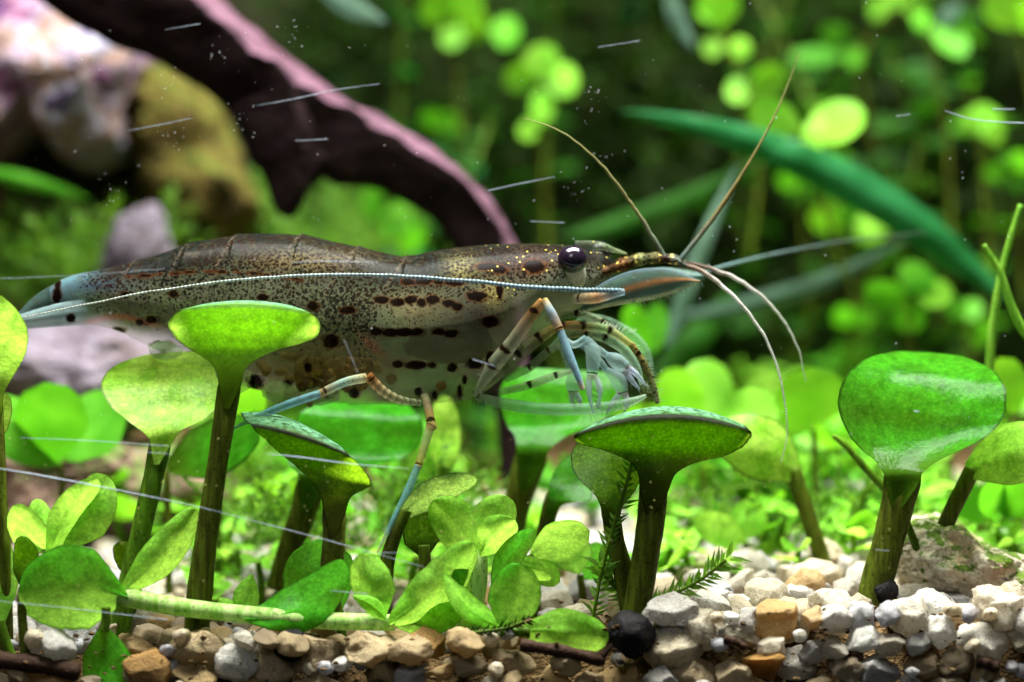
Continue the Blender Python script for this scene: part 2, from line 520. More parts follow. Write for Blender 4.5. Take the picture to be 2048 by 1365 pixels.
def shrimp_mat():
    m, t = nt('shrimp_shell')
    g = G(t)
    co = g.n('ShaderNodeTexCoord').outputs['Object']
    col = g.attr('col', 'Color')
    al = g.attr('alpha')
    dots = g.attr('dots')
    spot = g.attr('spot')
    gold = g.attr('gold')
    # faint tissue variation
    ns = g.noise(co, 6, 4, 0.6)
    col = g.mix(g.ramp(ns, [(0.3, (0.55, 0.55, 0.55, 1)), (0.7, W1)]), g.mix(1.0, col, (0.62, 0.60, 0.55, 1), 'MULTIPLY'), col)
    mo = g.noise(co, 17, 3, 0.7)
    col = g.mix(g.ramp(mo, [(0.48, K), (0.68, (0.5, 0.5, 0.5, 1))]), col, lin(74, 62, 40))
    # chromatophore dots
    vd = g.n('ShaderNodeTexVoronoi', {'Vector': co, 'Scale': 35.0, 'Randomness': 1.0})
    dm = g.n('ShaderNodeMapRange', {0: g.math('SUBTRACT', vd.outputs['Distance'], g.math('MULTIPLY', dots, 0.52)), 1: 0.0, 2: -0.09, 3: 0.0, 4: 1.0}).outputs[0]
    warp = g.n('ShaderNodeTexVoronoi', {'Vector': co, 'Scale': 58.0})
    dm2 = g.n('ShaderNodeMapRange', {0: g.math('SUBTRACT', warp.outputs['Distance'], g.math('MULTIPLY', dots, 0.56)), 1: 0.0, 2: -0.12, 3: 0.0, 4: 0.8}).outputs[0]
    dm = g.math('MAXIMUM', dm, dm2)
    dcol = g.mix(g.ramp(g.noise(co, 3.2, 2), [(0.4, K), (0.6, W1)]), lin(12, 10, 9), lin(34, 18, 10))
    col = g.mix(g.math('MULTIPLY', dm, 0.92), col, dcol)
    # large spots: attr is a soft disc, broken up by noise
    sp = g.math('ADD', spot, g.math('MULTIPLY', g.math('SUBTRACT', g.noise(co, 26, 3, 0.65), 0.5), 0.55))
    col = g.mix(g.ramp(sp, [(0.30, K), (0.46, (0.6, 0.6, 0.6, 1))]), col, lin(84, 44, 16))
    col = g.mix(g.ramp(sp, [(0.44, K), (0.58, W1)]), col, lin(20, 10, 6))
    vg = g.vor(co, 20)
    gm = g.n('ShaderNodeMapRange', {0: g.math('SUBTRACT', vg, g.math('MULTIPLY', gold, 0.26)), 1: 0.0, 2: -0.05}).outputs[0]
    col = g.mix(gm, col, lin(226, 200, 96))
    alpha = g.math('MAXIMUM', al, g.math('MULTIPLY', g.math('MAXIMUM', g.ramp(sp, [(0.3, K), (0.5, W1)]), dm), 0.95))
    pr = g.n('ShaderNodeBsdfPrincipled', {'Base Color': col, 'Roughness': 0.24, 'Specular IOR Level': 0.03})
    tr = g.n('ShaderNodeBsdfTranslucent', {'Color': col})
    mx = g.n('ShaderNodeMixShader', {0: 0.3, 1: pr.outputs[0], 2: tr.outputs[0]})
    tp = g.n('ShaderNodeBsdfTransparent')
    fin = g.n('ShaderNodeMixShader', {0: alpha, 1: tp.outputs[0], 2: mx.outputs[0]})
    g.end(fin.outputs[0])
    return m


M['shrimp'] = shrimp_mat()


def glass_mat():
    m, t = nt('clear_glass')
    g = G(t)
    g.end(g.n('ShaderNodeBsdfTransparent', {0: (0.985, 0.99, 0.985, 1)}).outputs[0])
    return m


M['glass'] = glass_mat()

# ------------------------------------------------------------------ setting: substrate, back wall, gravel
GLASS_Y = -1.2


def ground_z(x, y):
    z = -1.80 + 0.105 * max(y, -0.6) + 0.10 * math.tanh((x - .6) * 1.2)
    z += 0.05 * noise.noise(Vector((x * 0.9, y * 0.9, 3)))
    if y > 3:
        z -= 0.02 * (y - 3)
    return z


nx, ny = 120, 110
xs = np.linspace(-9, 9, nx)
ys = np.concatenate([[GLASS_Y + 0.48], np.linspace(GLASS_Y + 0.5, 16, ny - 1)])
V = np.array([[x, y, ground_z(x, y) - 0.06 if k else -4.0] for k, y in enumerate(ys) for x in xs])
sub = mobj('substrate', V, grid_faces(ny, nx), M['soil'], base=(0, 0, 0))
tag(sub, 'brown dirt under the pale gravel', kind='structure')

V = np.array([[x, 15.5 + 0.5 * math.sin(x * 0.7) * 0, z] for z in np.linspace(-3, 12, 12) for x in np.linspace(-12, 12, 12)])
bw = mobj('tank_back_wall', V, grid_faces(12, 12), M['backwall'], base=(0, 0, 0))
tag(bw, 'dark olive back wall of the tank', kind='structure')

gravel = bpy.data.objects.new('gravel_bed', None)
sc.collection.objects.link(gravel)
tag(gravel, 'pale quartz gravel along the front glass', kind='structure')
ORG[gravel.name] = np.zeros(3)


import bmesh


def stone_mesh(i, sub_div):
    bm = bmesh.new()
    bmesh.ops.create_icosphere(bm, subdivisions=sub_div, radius=1)
    r = random.Random(100 + i)
    planes = []
    for _ in range(9 + i % 5):
        n = Vector((r.gauss(0, 1), r.gauss(0, 1), r.gauss(0, 1))).normalized()
        planes.append((n, r.uniform(0.52, 0.86)))
    sx, sy, sz = r.uniform(0.85, 1.3), r.uniform(0.8, 1.1), r.uniform(0.65, 0.95)
    for v in bm.verts:
        p = v.co.copy()
        for n, h in planes:
            d = p.dot(n)
            if d > h:
                p -= n * (d - h)
        p *= 1 + 0.16 * noise.noise(p * 1.7 + Vector((i * 3.1, 0, 0))) + 0.08 * noise.noise(p * 4.5 + Vector((0, i, 0))) + 0.05 * noise.noise(p * 11 + Vector((0, i, 0)))
        v.co = Vector((p.x * sx, p.y * sy, p.z * sz))
    me = bpy.data.meshes.new('stone')
    bm.to_mesh(me)
    bm.free()
    me.polygons.foreach_set('use_smooth', np.ones(len(me.polygons), bool))
    me.materials.append(M['stone'])
    return me


SM = [stone_mesh(i, 4) for i in range(16)]
spots = []
rg = random.Random(5)
# stones pressed against the glass (cross-section) and stones on the surface
for row in range(6):
    x = -3.7 + rg.random() * 0.2
    while x < 3.8:
        s = rg.choice((0.07, 0.09, 0.11, 0.13, 0.16, 0.19)) * rg.uniform(.85, 1.1)
        z = ground_z(x, GLASS_Y) + 0.03 - row * 0.16 + rg.uniform(-0.05, 0.05)
        y = GLASS_Y + 0.06 + s + rg.uniform(0, 0.10)
        if z > -2.5:
            spots.append((x, y, z, s))
        x += s * 1.45
yy = GLASS_Y + 0.42
while yy < 5.5:
    x = -4.2 - yy * 0.1
    while x < 4.4 + yy * 0.15:
        s = rg.choice((0.06, 0.08, 0.1, 0.12, 0.14, 0.17)) * rg.uniform(.85, 1.15)
        X, Y = x + rg.uniform(-.05, .05), yy + rg.uniform(-0.09, .09)
        spots.append((X, Y, ground_z(X, Y) + s * rg.uniform(-0.1, 0.5), s))
        x += s * rg.uniform(1.4, 2.0)
    yy += 0.21
# two amber ones seen in the gravel
spots += [tuple(P(1530, 1192, -0.4)) + (0.16,), tuple(P(290, 1338, -1.0)) + (0.16,), tuple(P(1385, 1262, -0.85)) + (0.2,), tuple(P(820, 1300, -1.0)) + (0.17,), tuple(P(735, 1305, -1.0)) + (0.16,)]


def vis(q):
    return q[3] / (D + q[1]) * (0.2 if abs(q[0]) > 3.5 else 1) * (1.0 if q[1] < 1.2 else 0.55) * (0.25 if q[2] < -2.3 else 1)


def keep(q):
    px, py = 1024 + q[0] * 300 * D / (D + q[1]), 682.5 - q[2] * 300 * D / (D + q[1])
    if q[1] > -0.55:
        return True
    for x0, x1, y0, y1 in ((1205, 1315, 1195, 1335), (1035, 1215, 1200, 1310), (165, 250, 1240, 1380), (-30, 170, 1300, 1350)):
        if x0 < px < x1 and y0 < py < y1:
            return False
    return True


spots = [q for q in spots if keep(q)]
spots.sort(key=vis, reverse=True)
for i, (x, y, z, s) in enumerate(spots[:300]):
    o = bpy.data.objects.new('stone', SM[i % len(SM)])
    sc.collection.objects.link(o)
    o.parent = gravel
    o.location = (x, y, z)
    o.scale = (s, s, s)
    o.rotation_euler = (rg.uniform(-.5, .5), rg.uniform(-.5, .5), rg.uniform(0, 6.3))
    if (x < .75 and y < -.3 and rg.random() < .75) or (z < -2.0 and rg.random() < .5):     # grains coated with brown film
        o.material_slots[0].link = 'OBJECT'
        o.material_slots[0].material = M['stonebrown']
SL = [stone_mesh(i + 40, 2) for i in range(6)]
src = []
for me in SL:
    a = np.zeros(len(me.vertices) * 3, np.float32)
    me.vertices.foreach_get('co', a)
    src.append((a.reshape(-1, 3), np.array([p.vertices[:] for p in me.polygons])))
for part in range(3):       # colour differs from heap to heap through the object's random value
    vv, ff, off = [], [], 0
    for i, (x, y, z, s) in enumerate(spots[300:]):
        if i % 3 != part:
            continue
        a, f = src[i % 6]
        rm = np.array(Matrix.Rotation(rg.uniform(0, 6.3), 3, 'Z') @ Matrix.Rotation(rg.uniform(-.6, .6), 3, 'X'))
        vv.append(a @ rm.T * s + np.array([x, y, z]))
        ff.append(f + off)
        off += len(a)
    o = mobj('small_gravel', np.concatenate(vv), np.concatenate(ff), M['stone'], gravel)
    o['kind'] = 'stuff'


vv, ff, off = [], [], 0
for k in range(500):
    X, Y = rg.uniform(-3.6, 3.7), rg.choice((rg.uniform(GLASS_Y + .1, 1.5), GLASS_Y + .08 + rg.random() * .2))
    z = ground_z(X, Y) + rg.uniform(0, .1) if Y > GLASS_Y + .35 else rg.uniform(-2.3, ground_z(X, Y) + .1)
    sz = rg.uniform(.008, .022)
    a, f = src[k % 6]
    rm = np.array(Matrix.Rotation(rg.uniform(0, 6.3), 3, 'Z') @ Matrix.Rotation(rg.uniform(0, 3), 3, 'X'))
    vv.append(a @ rm.T * sz * np.array([1.4, 1, .8]) + np.array([X, Y, z]))
    ff.append(f + off)
    off += len(a)
M['grit'] = rock_mat('brown_grit', [(0.3, lin(40, 30, 20)), (0.5, lin(84, 64, 40)), (0.7, lin(120, 100, 70))], 6.0, crack=0.5)
o = mobj('fine_grit', np.concatenate(vv), np.concatenate(ff), M['grit'], gravel)
o['kind'] = 'stuff'


# ------------------------------------------------------------------ rocks, driftwood
def outline_rock(name, label, outline, d, thick, mat, rough=0.08, nseg=110, nlat=56, group=None):
    pts = np.array(outline, float)
    c = pts.mean(0)
    base = P(c[0], pts[:, 1].max(), d)
    loop = spline(np.concatenate([pts, pts[:1]]), nseg + 1)[:-1]
    V = []
    for i in range(nlat):
        la = -math.pi / 2 + math.pi * i / (nlat - 1)
        cr = max(math.cos(la), 0) ** 0.62
        for q in loop:
            x, y = c + (q - c) * cr
            p = P(x, y, d) + Vector((0, thick * math.sin(la), 0))
            k = noise.fractal(p * 1.3 + Vector((d * 3, 1, 2)), 0.8, 2.0, 6) + 0.5 * abs(noise.noise(p * 3.1))
            dirv = Vector(((q - c)[0] * cr / 300, math.sin(la) * 0.6, -(q - c)[1] * cr / 300))
            V.append(p + dirv.normalized() * k * rough * 3.2 if dirv.length > 1e-5 else p)
    o = mobj(name, V, grid_faces(nlat, nseg, True), mat, base=base)
    tag(o, label, 'rock', group)
    return o


outline_rock('rock', 'large mauve and white boulder with a bright top, beside the dark driftwood', [(-60, 30), (60, 12), (200, 38), (285, 85), (300, 130), (262, 210), (245, 285), (190, 318), (140, 310), (95, 235), (40, 290), (-20, 345), (-90, 300), (-120, 140)], 6.0, 1.6, M['rockmauve'], 0.05)
outline_rock('rock', 'brown rock in shade underneath the mauve boulder', [(-90, 360), (60, 330), (200, 340), (330, 380), (380, 470), (330, 620), (150, 660), (-60, 640)], 7.2, 1.1, M['rockbrown'], 0.12)
outline_rock('rock', 'ochre and green algae-covered rock between the boulder and the driftwood', [(300, 130), (380, 150), (440, 210), (470, 330), (520, 430), (420, 520), (330, 480), (280, 360), (270, 240)], 6.4, 0.9, M['rockochre'], 0.08)
outline_rock('rock', 'small pale stone standing upright just above the shrimp tail', [(238, 440), (300, 415), (325, 450), (340, 520), (300, 580), (220, 570), (205, 510)], 4.5, 0.5, M['rockpale'], 0.04)
outline_rock('rock', 'pinkish pale rock lying under the shrimp tail', [(20, 690), (90, 655), (220, 650), (350, 690), (430, 740), (400, 810), (280, 830), (100, 800), (0, 770)], 3.6, 0.8, M['rockpale'], 0.05)
outline_rock('rock', 'dark rock in shade low behind the round leaves', [(-60, 850), (60, 870), (200, 850), (300, 870), (420, 900), (460, 1010), (200, 1080), (-60, 1060)], 3.0, 0.5, M['rockbrown'], 0.08)
outline_rock('rock', 'cream rock crusted with green moss at the gravel edge', [(1815, 1075), (1850, 1040), (1910, 1045), (1960, 1075), (2050, 1120), (2120, 1180), (2110, 1240), (2000, 1240), (1900, 1222), (1830, 1180), (1808, 1120)], 0.1, 0.5, M['rockmossy'], 0.06)

dw = thing('driftwood', 'dark curved driftwood branch with a pinkish lit upper edge, behind the shrimp', 'driftwood', P(1035, 960, 2.6))


def wood(name, path, d, nn, segs=48, amp=0.07):
    pts = [P(x, y, d) for x, y, r in path]
    v, f, t = tube_geo(pts, [PX(r * .9, d) for x, y, r in path], segs, nn)
    poly = np.array([(1.0, -.75), (1.0, -.1), (.60, .72), (.30, .66), (-.75, .30), (-.98, -.1), (-.7, -.7), (.2, -.9), (1.0, -.75)])
    pa = np.arctan2(poly[:, 1], poly[:, 0])
    cen = spline(np.array([list(p) + [PX(r * .9, d)] for p, (x, y, r) in zip(pts, path)]), nn)
    tgs = np.gradient(cen[:, :3], axis=0)
    tgs /= np.linalg.norm(tgs, axis=1)[:, None]
    for i in range(nn):
        a = np.cross(tgs[i], [0, 1.0, 0])
        b = np.cross(tgs[i], a)
        edge = 0.16 * noise.noise(Vector((i * 7.0 / nn * len(path) * .35, 2.2, d))) + 0.07 * noise.noise(Vector((i * 25.0 / nn * len(path) * .35, 5.2, d)))
        for j in range(segs):
            f0 = j / segs * (len(poly) - 1)
            k0 = int(f0)
            q = poly[k0] * (1 - (f0 - k0)) + poly[k0 + 1] * (f0 - k0)
            u, w = q[0], q[1]
            if .2 < u < .95 and w > .2:
                u += edge
            v[i * segs + j] = cen[i, :3] + cen[i, 3] * (u * a + w * b)
    for i in range(len(v)):
        p = Vector(v[i])
        k = noise.fractal(Vector((p.x * 1.1, p.y * 1.6, p.z * 1.1)), 1.0, 2.0, 5)
        q = Vector((p.x * 4, p.y * 4, p.z * 4))
        v[i] += np.array([k * 0.4, k * 0.7, k]) * amp + np.array([0, 0.4, 1]) * 0.03 * noise.noise(q)
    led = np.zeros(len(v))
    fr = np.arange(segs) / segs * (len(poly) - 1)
    led[:nn * segs] = np.tile(((fr > .5) & (fr < 1.9)).astype(float), nn)  # mask of the painted lit band along the upper ledge
    return mobj(name, v, f, M['wood'], dw, attrs={'lit_edge': led * (name == 'branch')})


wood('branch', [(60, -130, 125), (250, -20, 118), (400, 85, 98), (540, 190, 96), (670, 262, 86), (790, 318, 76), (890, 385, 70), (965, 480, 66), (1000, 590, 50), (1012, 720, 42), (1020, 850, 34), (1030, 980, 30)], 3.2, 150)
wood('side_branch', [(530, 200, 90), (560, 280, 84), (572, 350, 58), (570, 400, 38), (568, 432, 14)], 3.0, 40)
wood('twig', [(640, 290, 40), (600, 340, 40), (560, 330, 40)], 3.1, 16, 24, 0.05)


# ------------------------------------------------------------------ background planting
def variant_leaf(kind, w, cup, arc):
    n, cols = 12, 9
    T = np.linspace(0, 1, n)
    U = np.linspace(-1, 1, cols)
    h = profile(kind, T) * w / 2
    V = [(t, u * hh, arc * t * t + cup * u * u * hh) for t, hh in zip(T, h) for u in U]
    me = bpy.data.meshes.new('leaf')
    me.from_pydata(V, [], [tuple(q) for q in grid_faces(n, cols)])
    me.polygons.foreach_set('use_smooth', np.ones(len(me.polygons), bool))
    return me


VL = {}
for key in ('back', 'backlime', 'backdark', 'fresh', 'ribbon'):
    VL[key] = []
    for k, (kind, w, cup, arc) in enumerate([('round', 0.85, 0.25, -0.15), ('oval', 0.7, 0.3, -0.3), ('round', 0.75, -0.2, 0.15)]):
        me = variant_leaf(kind, w, cup, arc)
        me.materials.append(M[key])
        VL[key].append(me)


def put_leaf(parent, me, at, direction, normal, size):
    x = Vector(direction).normalized()
    z = Vector(normal)
    z = (z - x * z.dot(x)).normalized()
    y = z.cross(x)
    o = bpy.data.objects.new('leaf', me)
    sc.collection.objects.link(o)
    o.parent = parent
    m = Matrix((x, y, z)).transposed().to_4x4()
    m.translation = Vector(at) - Vector(ORG[parent.name])
    o.matrix_local = m @ Matrix.Scale(size, 4)
    return o


def stem_plant(label, base, top, nodes, size, key, group=None, lean=0.3, stemmat='stalkgreen', cat='plant', r=None, name='stem_plant'):
    """upright stem with pairs of round leaves, base and top in world space"""
    r = r or random
    base, top = Vector(base), Vector(top)
    t = thing(name, label, cat, base, group)
    mid = (base + top) / 2 + Vector((r.uniform(-lean, lean), r.uniform(-lean, lean), 0))
    pts = [base, mid, top]
    v, f, _ = tube_geo(pts, [0.03, 0.026, 0.02], 6, 10)
    mobj('stem', v, f, M[stemmat], t)
    c = spline(np.array(pts), nodes + 1)
    a0 = r.uniform(0, 6.28)
    for k in range(1, nodes + 1):
        s = size * (0.8 + 0.5 * r.random()) * (1.0 if k < nodes else 0.7)
        for q in range(2 if k < nodes else 3):
            a = a0 + k * math.pi / 2 + q * (math.pi if k < nodes else 2.1) + r.uniform(-.3, .3)
            el = r.uniform(0.0, 0.7)
            d = Vector((math.cos(a) * math.cos(el), math.sin(a) * math.cos(el), math.sin(el)))
            put_leaf(t, r.choice(VL[key]), c[k], d, (r.uniform(-.7, .7), r.uniform(-.9, .5), 1), s)
    return t


def cluster(label, leaves, d, mat, stem=None, group=None, name='stem_plant', stemmat='stalk', stem_r=(6, 4), cat='plant', base=None):
    """plant whose leaves are given one by one: (bx,by,tx,ty,width[,kind])"""
    if d >= 3.5:
        d = 3.5 + (d - 3.5) * 1.5 + 0.6
    if stem is None:
        bx, by = leaves[0][:2]
        stem = [(bx + 6, by + 190), (bx + 10, by + 90), (bx, by)]
    gp = P(stem[0][0], stem[0][1], d)
    t = thing(name, label, cat, gp, group)
    stalk('stem', stem, stem_r, d, M[stemmat], t, segs=8)
    for q in leaves:
        bx, by, tx, ty, w = q[:5]
        kind = q[5] if len(q) > 5 and q[5] else 'round'
        mm = q[6] if len(q) > 6 else mat
        leaf('leaf', (bx, by, d), (tx, ty, d - random.uniform(-.25, .45)), w, M[mm], t, kind, bend=random.uniform(-4, 4), cup=random.uniform(-.35, .35), roll=random.choice((-1, 1)) * random.uniform(.3, 1.2), thick=0, n=14, cols=9)
    return t


cluster('bright lime stem plant with a four-leaf rosette, above the long antennule tip', [(1085, 165, 1085, 88, 74), (1075, 160, 1008, 158, 58), (1090, 165, 1156, 158, 66), (1082, 175, 1080, 250, 46), (1075, 240, 1040, 275, 40)], 5.0, 'backlime', [(1095, 560), (1090, 400), (1082, 250), (1083, 165)])
cluster('bright lime stem plant cut by the top edge above the driftwood', [(905, 40, 850, -10, 70), (915, 45, 975, 60, 66), (910, 40, 950, -30, 70), (920, 50, 890, 95, 48), (980, 60, 1040, 70, 64, None, 'back')], 5.5, 'backlime', [(930, 480), (925, 300), (915, 160), (910, 40)])
cluster('plant with two big glowing round leaves resting over the ribbon leaf', [(1605, 264, 1498, 208, 78), (1605, 264, 1730, 222, 84), (1600, 262, 1640, 310, 40)], 3.6, 'backlime', [(1690, 560), (1650, 420), (1618, 340), (1605, 262)])
cluster('yellow-green stem plant with stacked leaves just left of the glowing pair', [(1440, 60, 1440, -40, 84), (1450, 95, 1402, 92, 42), (1450, 95, 1502, 98, 42), (1505, 190, 1452, 172, 52), (1500, 190, 1572, 142, 66), (1445, 30, 1395, 5, 50)], 4.6, 'backlime', [(1500, 520), (1520, 330), (1500, 190), (1455, 95), (1440, 50)])
cluster('lime leaves hanging from the top edge near its right end', [(2030, 60, 1985, -20, 80), (2040, 60, 2100, 0, 80)], 4.6, 'backlime', [(2080, 460), (2070, 250), (2035, 60)])
cluster('plant with a bent pale stem and green tip leaf in the upper right', [(1860, 55, 1935, 108, 52), (1880, 48, 1925, 8, 34, 'lance', 'greyblade'), (1855, 55, 1835, 25, 36)], 4.8, 'back', [(1905, 520), (1895, 300), (1870, 140), (1860, 55)])
cluster('small lime twin leaves at the top edge above the ribbon leaf', [(1775, 20, 1742, 8, 46), (1790, 18, 1795, -30, 40), (1810, 18, 1858, 8, 44), (1700, 60, 1640, 70, 40, None, 'back'), (1690, 110, 1580, 112, 34, None, 'back'), (1690, 110, 1725, 118, 40, None, 'back')], 6.2, 'backlime', [(1780, 520), (1750, 300), (1720, 120), (1790, 15)])
cluster('round lime leaf beside a pale filament at the right edge', [(1960, 275, 1975, 208, 70), (1960, 270, 1925, 225, 44), (1965, 275, 2010, 262, 40)], 4.4, 'backlime', [(1980, 600), (1970, 420), (1960, 270)])
cluster('green leaf tuft at the right edge below the filament', [(2030, 345, 1995, 318, 48), (2030, 345, 2062, 312, 56), (2030, 350, 2045, 385, 40)], 4.6, 'back', [(2050, 620), (2040, 480), (2030, 345)])
cluster('pair of lime leaves just under the middle of the ribbon leaf', [(1690, 450, 1622, 425, 58), (1695, 455, 1775, 455, 62), (1690, 450, 1700, 405, 50, None, 'back')], 5.4, 'backlime', [(1720, 660), (1705, 550), (1690, 450)])
cluster('small green leaf pair tucked under the ribbon leaf beside the tall antennule', [(1600, 375, 1560, 345, 40), (1600, 375, 1645, 372, 44), (1600, 378, 1598, 410, 34)], 5.6, 'back', [(1620, 640), (1610, 500), (1600, 375)])
cluster('tiny yellow-green leaves at the far end of the ribbon leaf', [(1840, 385, 1815, 362, 36), (1840, 385, 1866, 360, 36)], 5.6, 'backlime', [(1860, 620), (1850, 500), (1840, 385)])
cluster('pale green rosette in the dark gap above the big glossy leaf', [(1815, 592, 1728, 585, 60), (1810, 585, 1850, 530, 80), (1815, 595, 1822, 668, 62), (1825, 590, 1905, 585, 58, None, 'backlime')], 3.8, 'back', [(1830, 830), (1822, 700), (1815, 590)])
cluster('green leaves trailing from the pale rosette toward the grass blades', [(1930, 640, 1900, 600, 46), (1935, 645, 1975, 690, 60), (1930, 640, 1960, 605, 40)], 4.2, 'back', [(1960, 820), (1945, 720), (1930, 640)])
cluster('dim green leaves in the dark gap beside the curved antennules', [(1705, 650, 1670, 620, 44), (1705, 650, 1745, 630, 48), (1700, 700, 1668, 690, 44), (1702, 700, 1735, 712, 44)], 5.0, 'back', [(1720, 860), (1710, 760), (1703, 640)])
cluster('small green leaf tuft standing under the driftwood arch', [(750, 450, 745, 368, 44), (800, 500, 800, 405, 62), (800, 510, 845, 450, 40)], 5.0, 'back', [(800, 660), (800, 560), (798, 480), (750, 440)])
cluster('dim green leaf pair peeping over the driftwood edge', [(875, 260, 848, 222, 40), (880, 262, 915, 232, 46)], 5.8, 'back', [(890, 420), (885, 330), (878, 258)])
cluster('broad blurred green leaf pair beneath the shrimp antennal scale', [(1290, 720, 1262, 605, 56), (1290, 720, 1320, 605, 52)], 3.2, 'back', [(1290, 900), (1292, 800), (1290, 715)])

rb = leaf('ribbon_leaf', (2010, 600, 4.2), (1238, 222, 3.6), 78, M['ribbon'], None, 'lance', bend=72, cup=0.5, thick=0.02, n=50)
tag(rb, 'long arching ribbon leaf with a blunt tip, dull green, behind the antennules', 'leaf')
for lab, b, t, w, bend, mm in [
    ('thin bright grass blade slanting over the brown rock', (-60, 340, 4.5), (185, 402, 4.2), 30, -6, 'back'),
    ('pale bluish blade rising steeply behind the tall antennule', (1335, 700, 3.4), (1478, 325, 3.6), 36, -8, 'greyblade'),
    ('wide pale grey-green blade lying behind the far antenna', (1330, 640, 4.6), (1830, 470, 4.4), 38, 30, 'greyblade'),
    ('pale grey curled blade at the top edge above the driftwood', (640, -30, 4.6), (775, 45, 4.2), 44, 8, 'greyblade'),
    ('dim green blade crossing low behind the ribbon leaf', (1120, 480, 6.0), (1560, 300, 6.0), 40, 20, 'backdark'),
    ('dark green blade crossing the dark gap below the ribbon leaf', (1300, 760, 5.2), (1480, 560, 5.2), 56, 14, 'backdark'),
    ('dull pale blade in the shade at the top, left of the yellow-green stem plant', (1335, -20, 5.0), (1390, 100, 5.0), 34, 6, 'greyblade'),
]:
    tag(leaf('grass_strand', b, t, w, M[mm], None, 'lance', bend=bend, cup=0.3, thick=0.012), lab, 'grass')

for lab, path, rr, d, mm in [
    ('upright lime grass stalk at the right edge, crossed by a curved one', [(1978, 770), (1982, 690), (1995, 590), (2015, 500), (2042, 410)], (10, 10, 8, 6), 0.6, 'stalklime'),
    ('curved lime grass stalk crossing the upright one at the right edge', [(1967, 490), (2000, 545), (2022, 610), (2050, 665), (2100, 720)], (5, 8, 10, 10), 0.4, 'stalklime'),
    ('thin dark green stalk poking out beside the big glossy leaf', [(1666, 872), (1690, 890), (1725, 930), (1775, 985), (1800, 1020)], (5, 7, 8, 8), 0.2, 'stalkgreen'),
    ('dark green stalk slanting down to the gravel before the mossy rock', [(1790, 1010), (1815, 1050), (1840, 1120), (1862, 1205)], (7, 8, 7), -0.2, 'stalkgreen'),
]:
    o = stalk('grass_stalk', path, rr, d, M[mm], None, base=P(path[-1][0], path[-1][1], d))
    tag(o, lab, 'grass stalk')

# random darker planting behind
rp = random.Random(21)
for i in range(34):
    d = rp.uniform(7.0, 12.5)
    px = rp.uniform(640, 2080)
    py = rp.uniform(-150, 420)
    b = P(px + rp.uniform(-60, 60), 900, d)
    tp = P(px, py, d)
    stem_plant('dim green stem plant in the blurred thicket behind the driftwood and antennules', (b.x, d, ground_z(b.x, d)), tp, 11, rp.uniform(0.16, 0.38), rp.choice(['backdark', 'backdark', 'backdark', 'back', 'ribbon']), 'stem plants in the blurred thicket', r=rp, stemmat='stalkdark', lean=.8)


# moss mass: strands with leaflets
def moss_mass(name, label, boxes, mat, count, size):
    v, f = [], []
    for _ in range(count):
        x0, x1, y0, y1, d0, d1 = rp.choice(boxes)
        d = rp.uniform(d0, d1)
        p = P(rp.uniform(x0, x1), rp.uniform(y0, y1), d)
        di = Vector((rp.gauss(0, 1), rp.gauss(0, .6), rp.gauss(0.4, 1))).normalized()
        for k in range(7):
            c = p + di * k * size * 0.6
            for s in (-1, 1):
                a = (Vector((rp.gauss(0, 1), rp.gauss(0, 1), rp.gauss(0, 1))).normalized() * 0.7 + di).normalized() * size
                w = a.cross(Vector((rp.gauss(0, 1), rp.gauss(0, 1), rp.gauss(0, 1)))).normalized() * size * 0.22
                n = len(v)
                v += [c, c + a * 0.5 + w, c + a, c + a * 0.5 - w]
                f.append((n, n + 1, n + 2, n + 3))
    o = mobj(name, np.array(v), np.array(f), mat, smooth=False)
    tag(o, label, kind='stuff')
    return o


moss_mass('moss_thicket', 'dark moss and fine leaves filling the far background', [(600, 2150, -100, 820, 9, 13.5)], M['mossdark'], 2300, 0.22)
moss_mass('moss_patch', 'green moss covering the ground behind the tail', [(-40, 330, 500, 600, 4.6, 5.5), (330, 760, 430, 520, 6, 8)], M['moss'], 260, 0.14)
moss_mass('moss_carpet', 'fine moss between the small carpet plants', [(420, 1000, 960, 1110, 0.8, 2.2), (1300, 2048, 930, 1130, 1.0, 3.0)], M['moss'], 300, 0.09)

# carpet of small plants on the ground behind
for i in range(64):
    d = rp.uniform(1.5, 8.5)
    x = rp.uniform(-1.9, 4.0) * (D + d) / D
    if rp.random() < 0.22:
        x = rp.uniform(-3.3, -1.2)
    h = rp.uniform(0.15, 0.55) + 0.03 * d
    z = ground_z(x, d)
    stem_plant('small blurred round-leaved carpet plant rooted in the gravel bed behind the shrimp', (x, d, z), (x + rp.uniform(-.1, .1), d, z + h), 2 if d < 3 else 3, rp.uniform(0.24, 0.42), rp.choice(['fresh', 'backlime', 'back', 'back']), 'blurred carpet plants', lean=0.05, r=rp, name='carpet_plant')

for i in range(70):
    d = rp.uniform(0.5, 2.4)
    p = P(rp.choice((rp.uniform(420, 1120), rp.uniform(1300, 2060))), 0, d)
    z = ground_z(p.x, d)
    stem_plant('little light green carpet plant just behind the front stalks', (p.x, d, z), (p.x + rp.uniform(-.06, .06), d, z + rp.uniform(.12, .36)), 2, rp.uniform(0.16, 0.3), rp.choice(['fresh', 'backlime', 'fresh']), 'little carpet plants', lean=0.04, r=rp, name='carpet_plant')
for i in range(22):
    d = rp.uniform(2.2, 5.5)
    p = P(rp.uniform(1290, 2080), 0, d)
    z = ground_z(p.x, d)
    stem_plant('tall blurred lime carpet plant with broad leaves standing in the right half of the bed', (p.x, d, z), (p.x + rp.uniform(-.1, .1), d, z + rp.uniform(.35, .75)), 3, rp.uniform(0.36, 0.55), rp.choice(['backlime', 'backlime', 'back']), 'broad blurred carpet plants', lean=0.05, r=rp, name='carpet_plant')

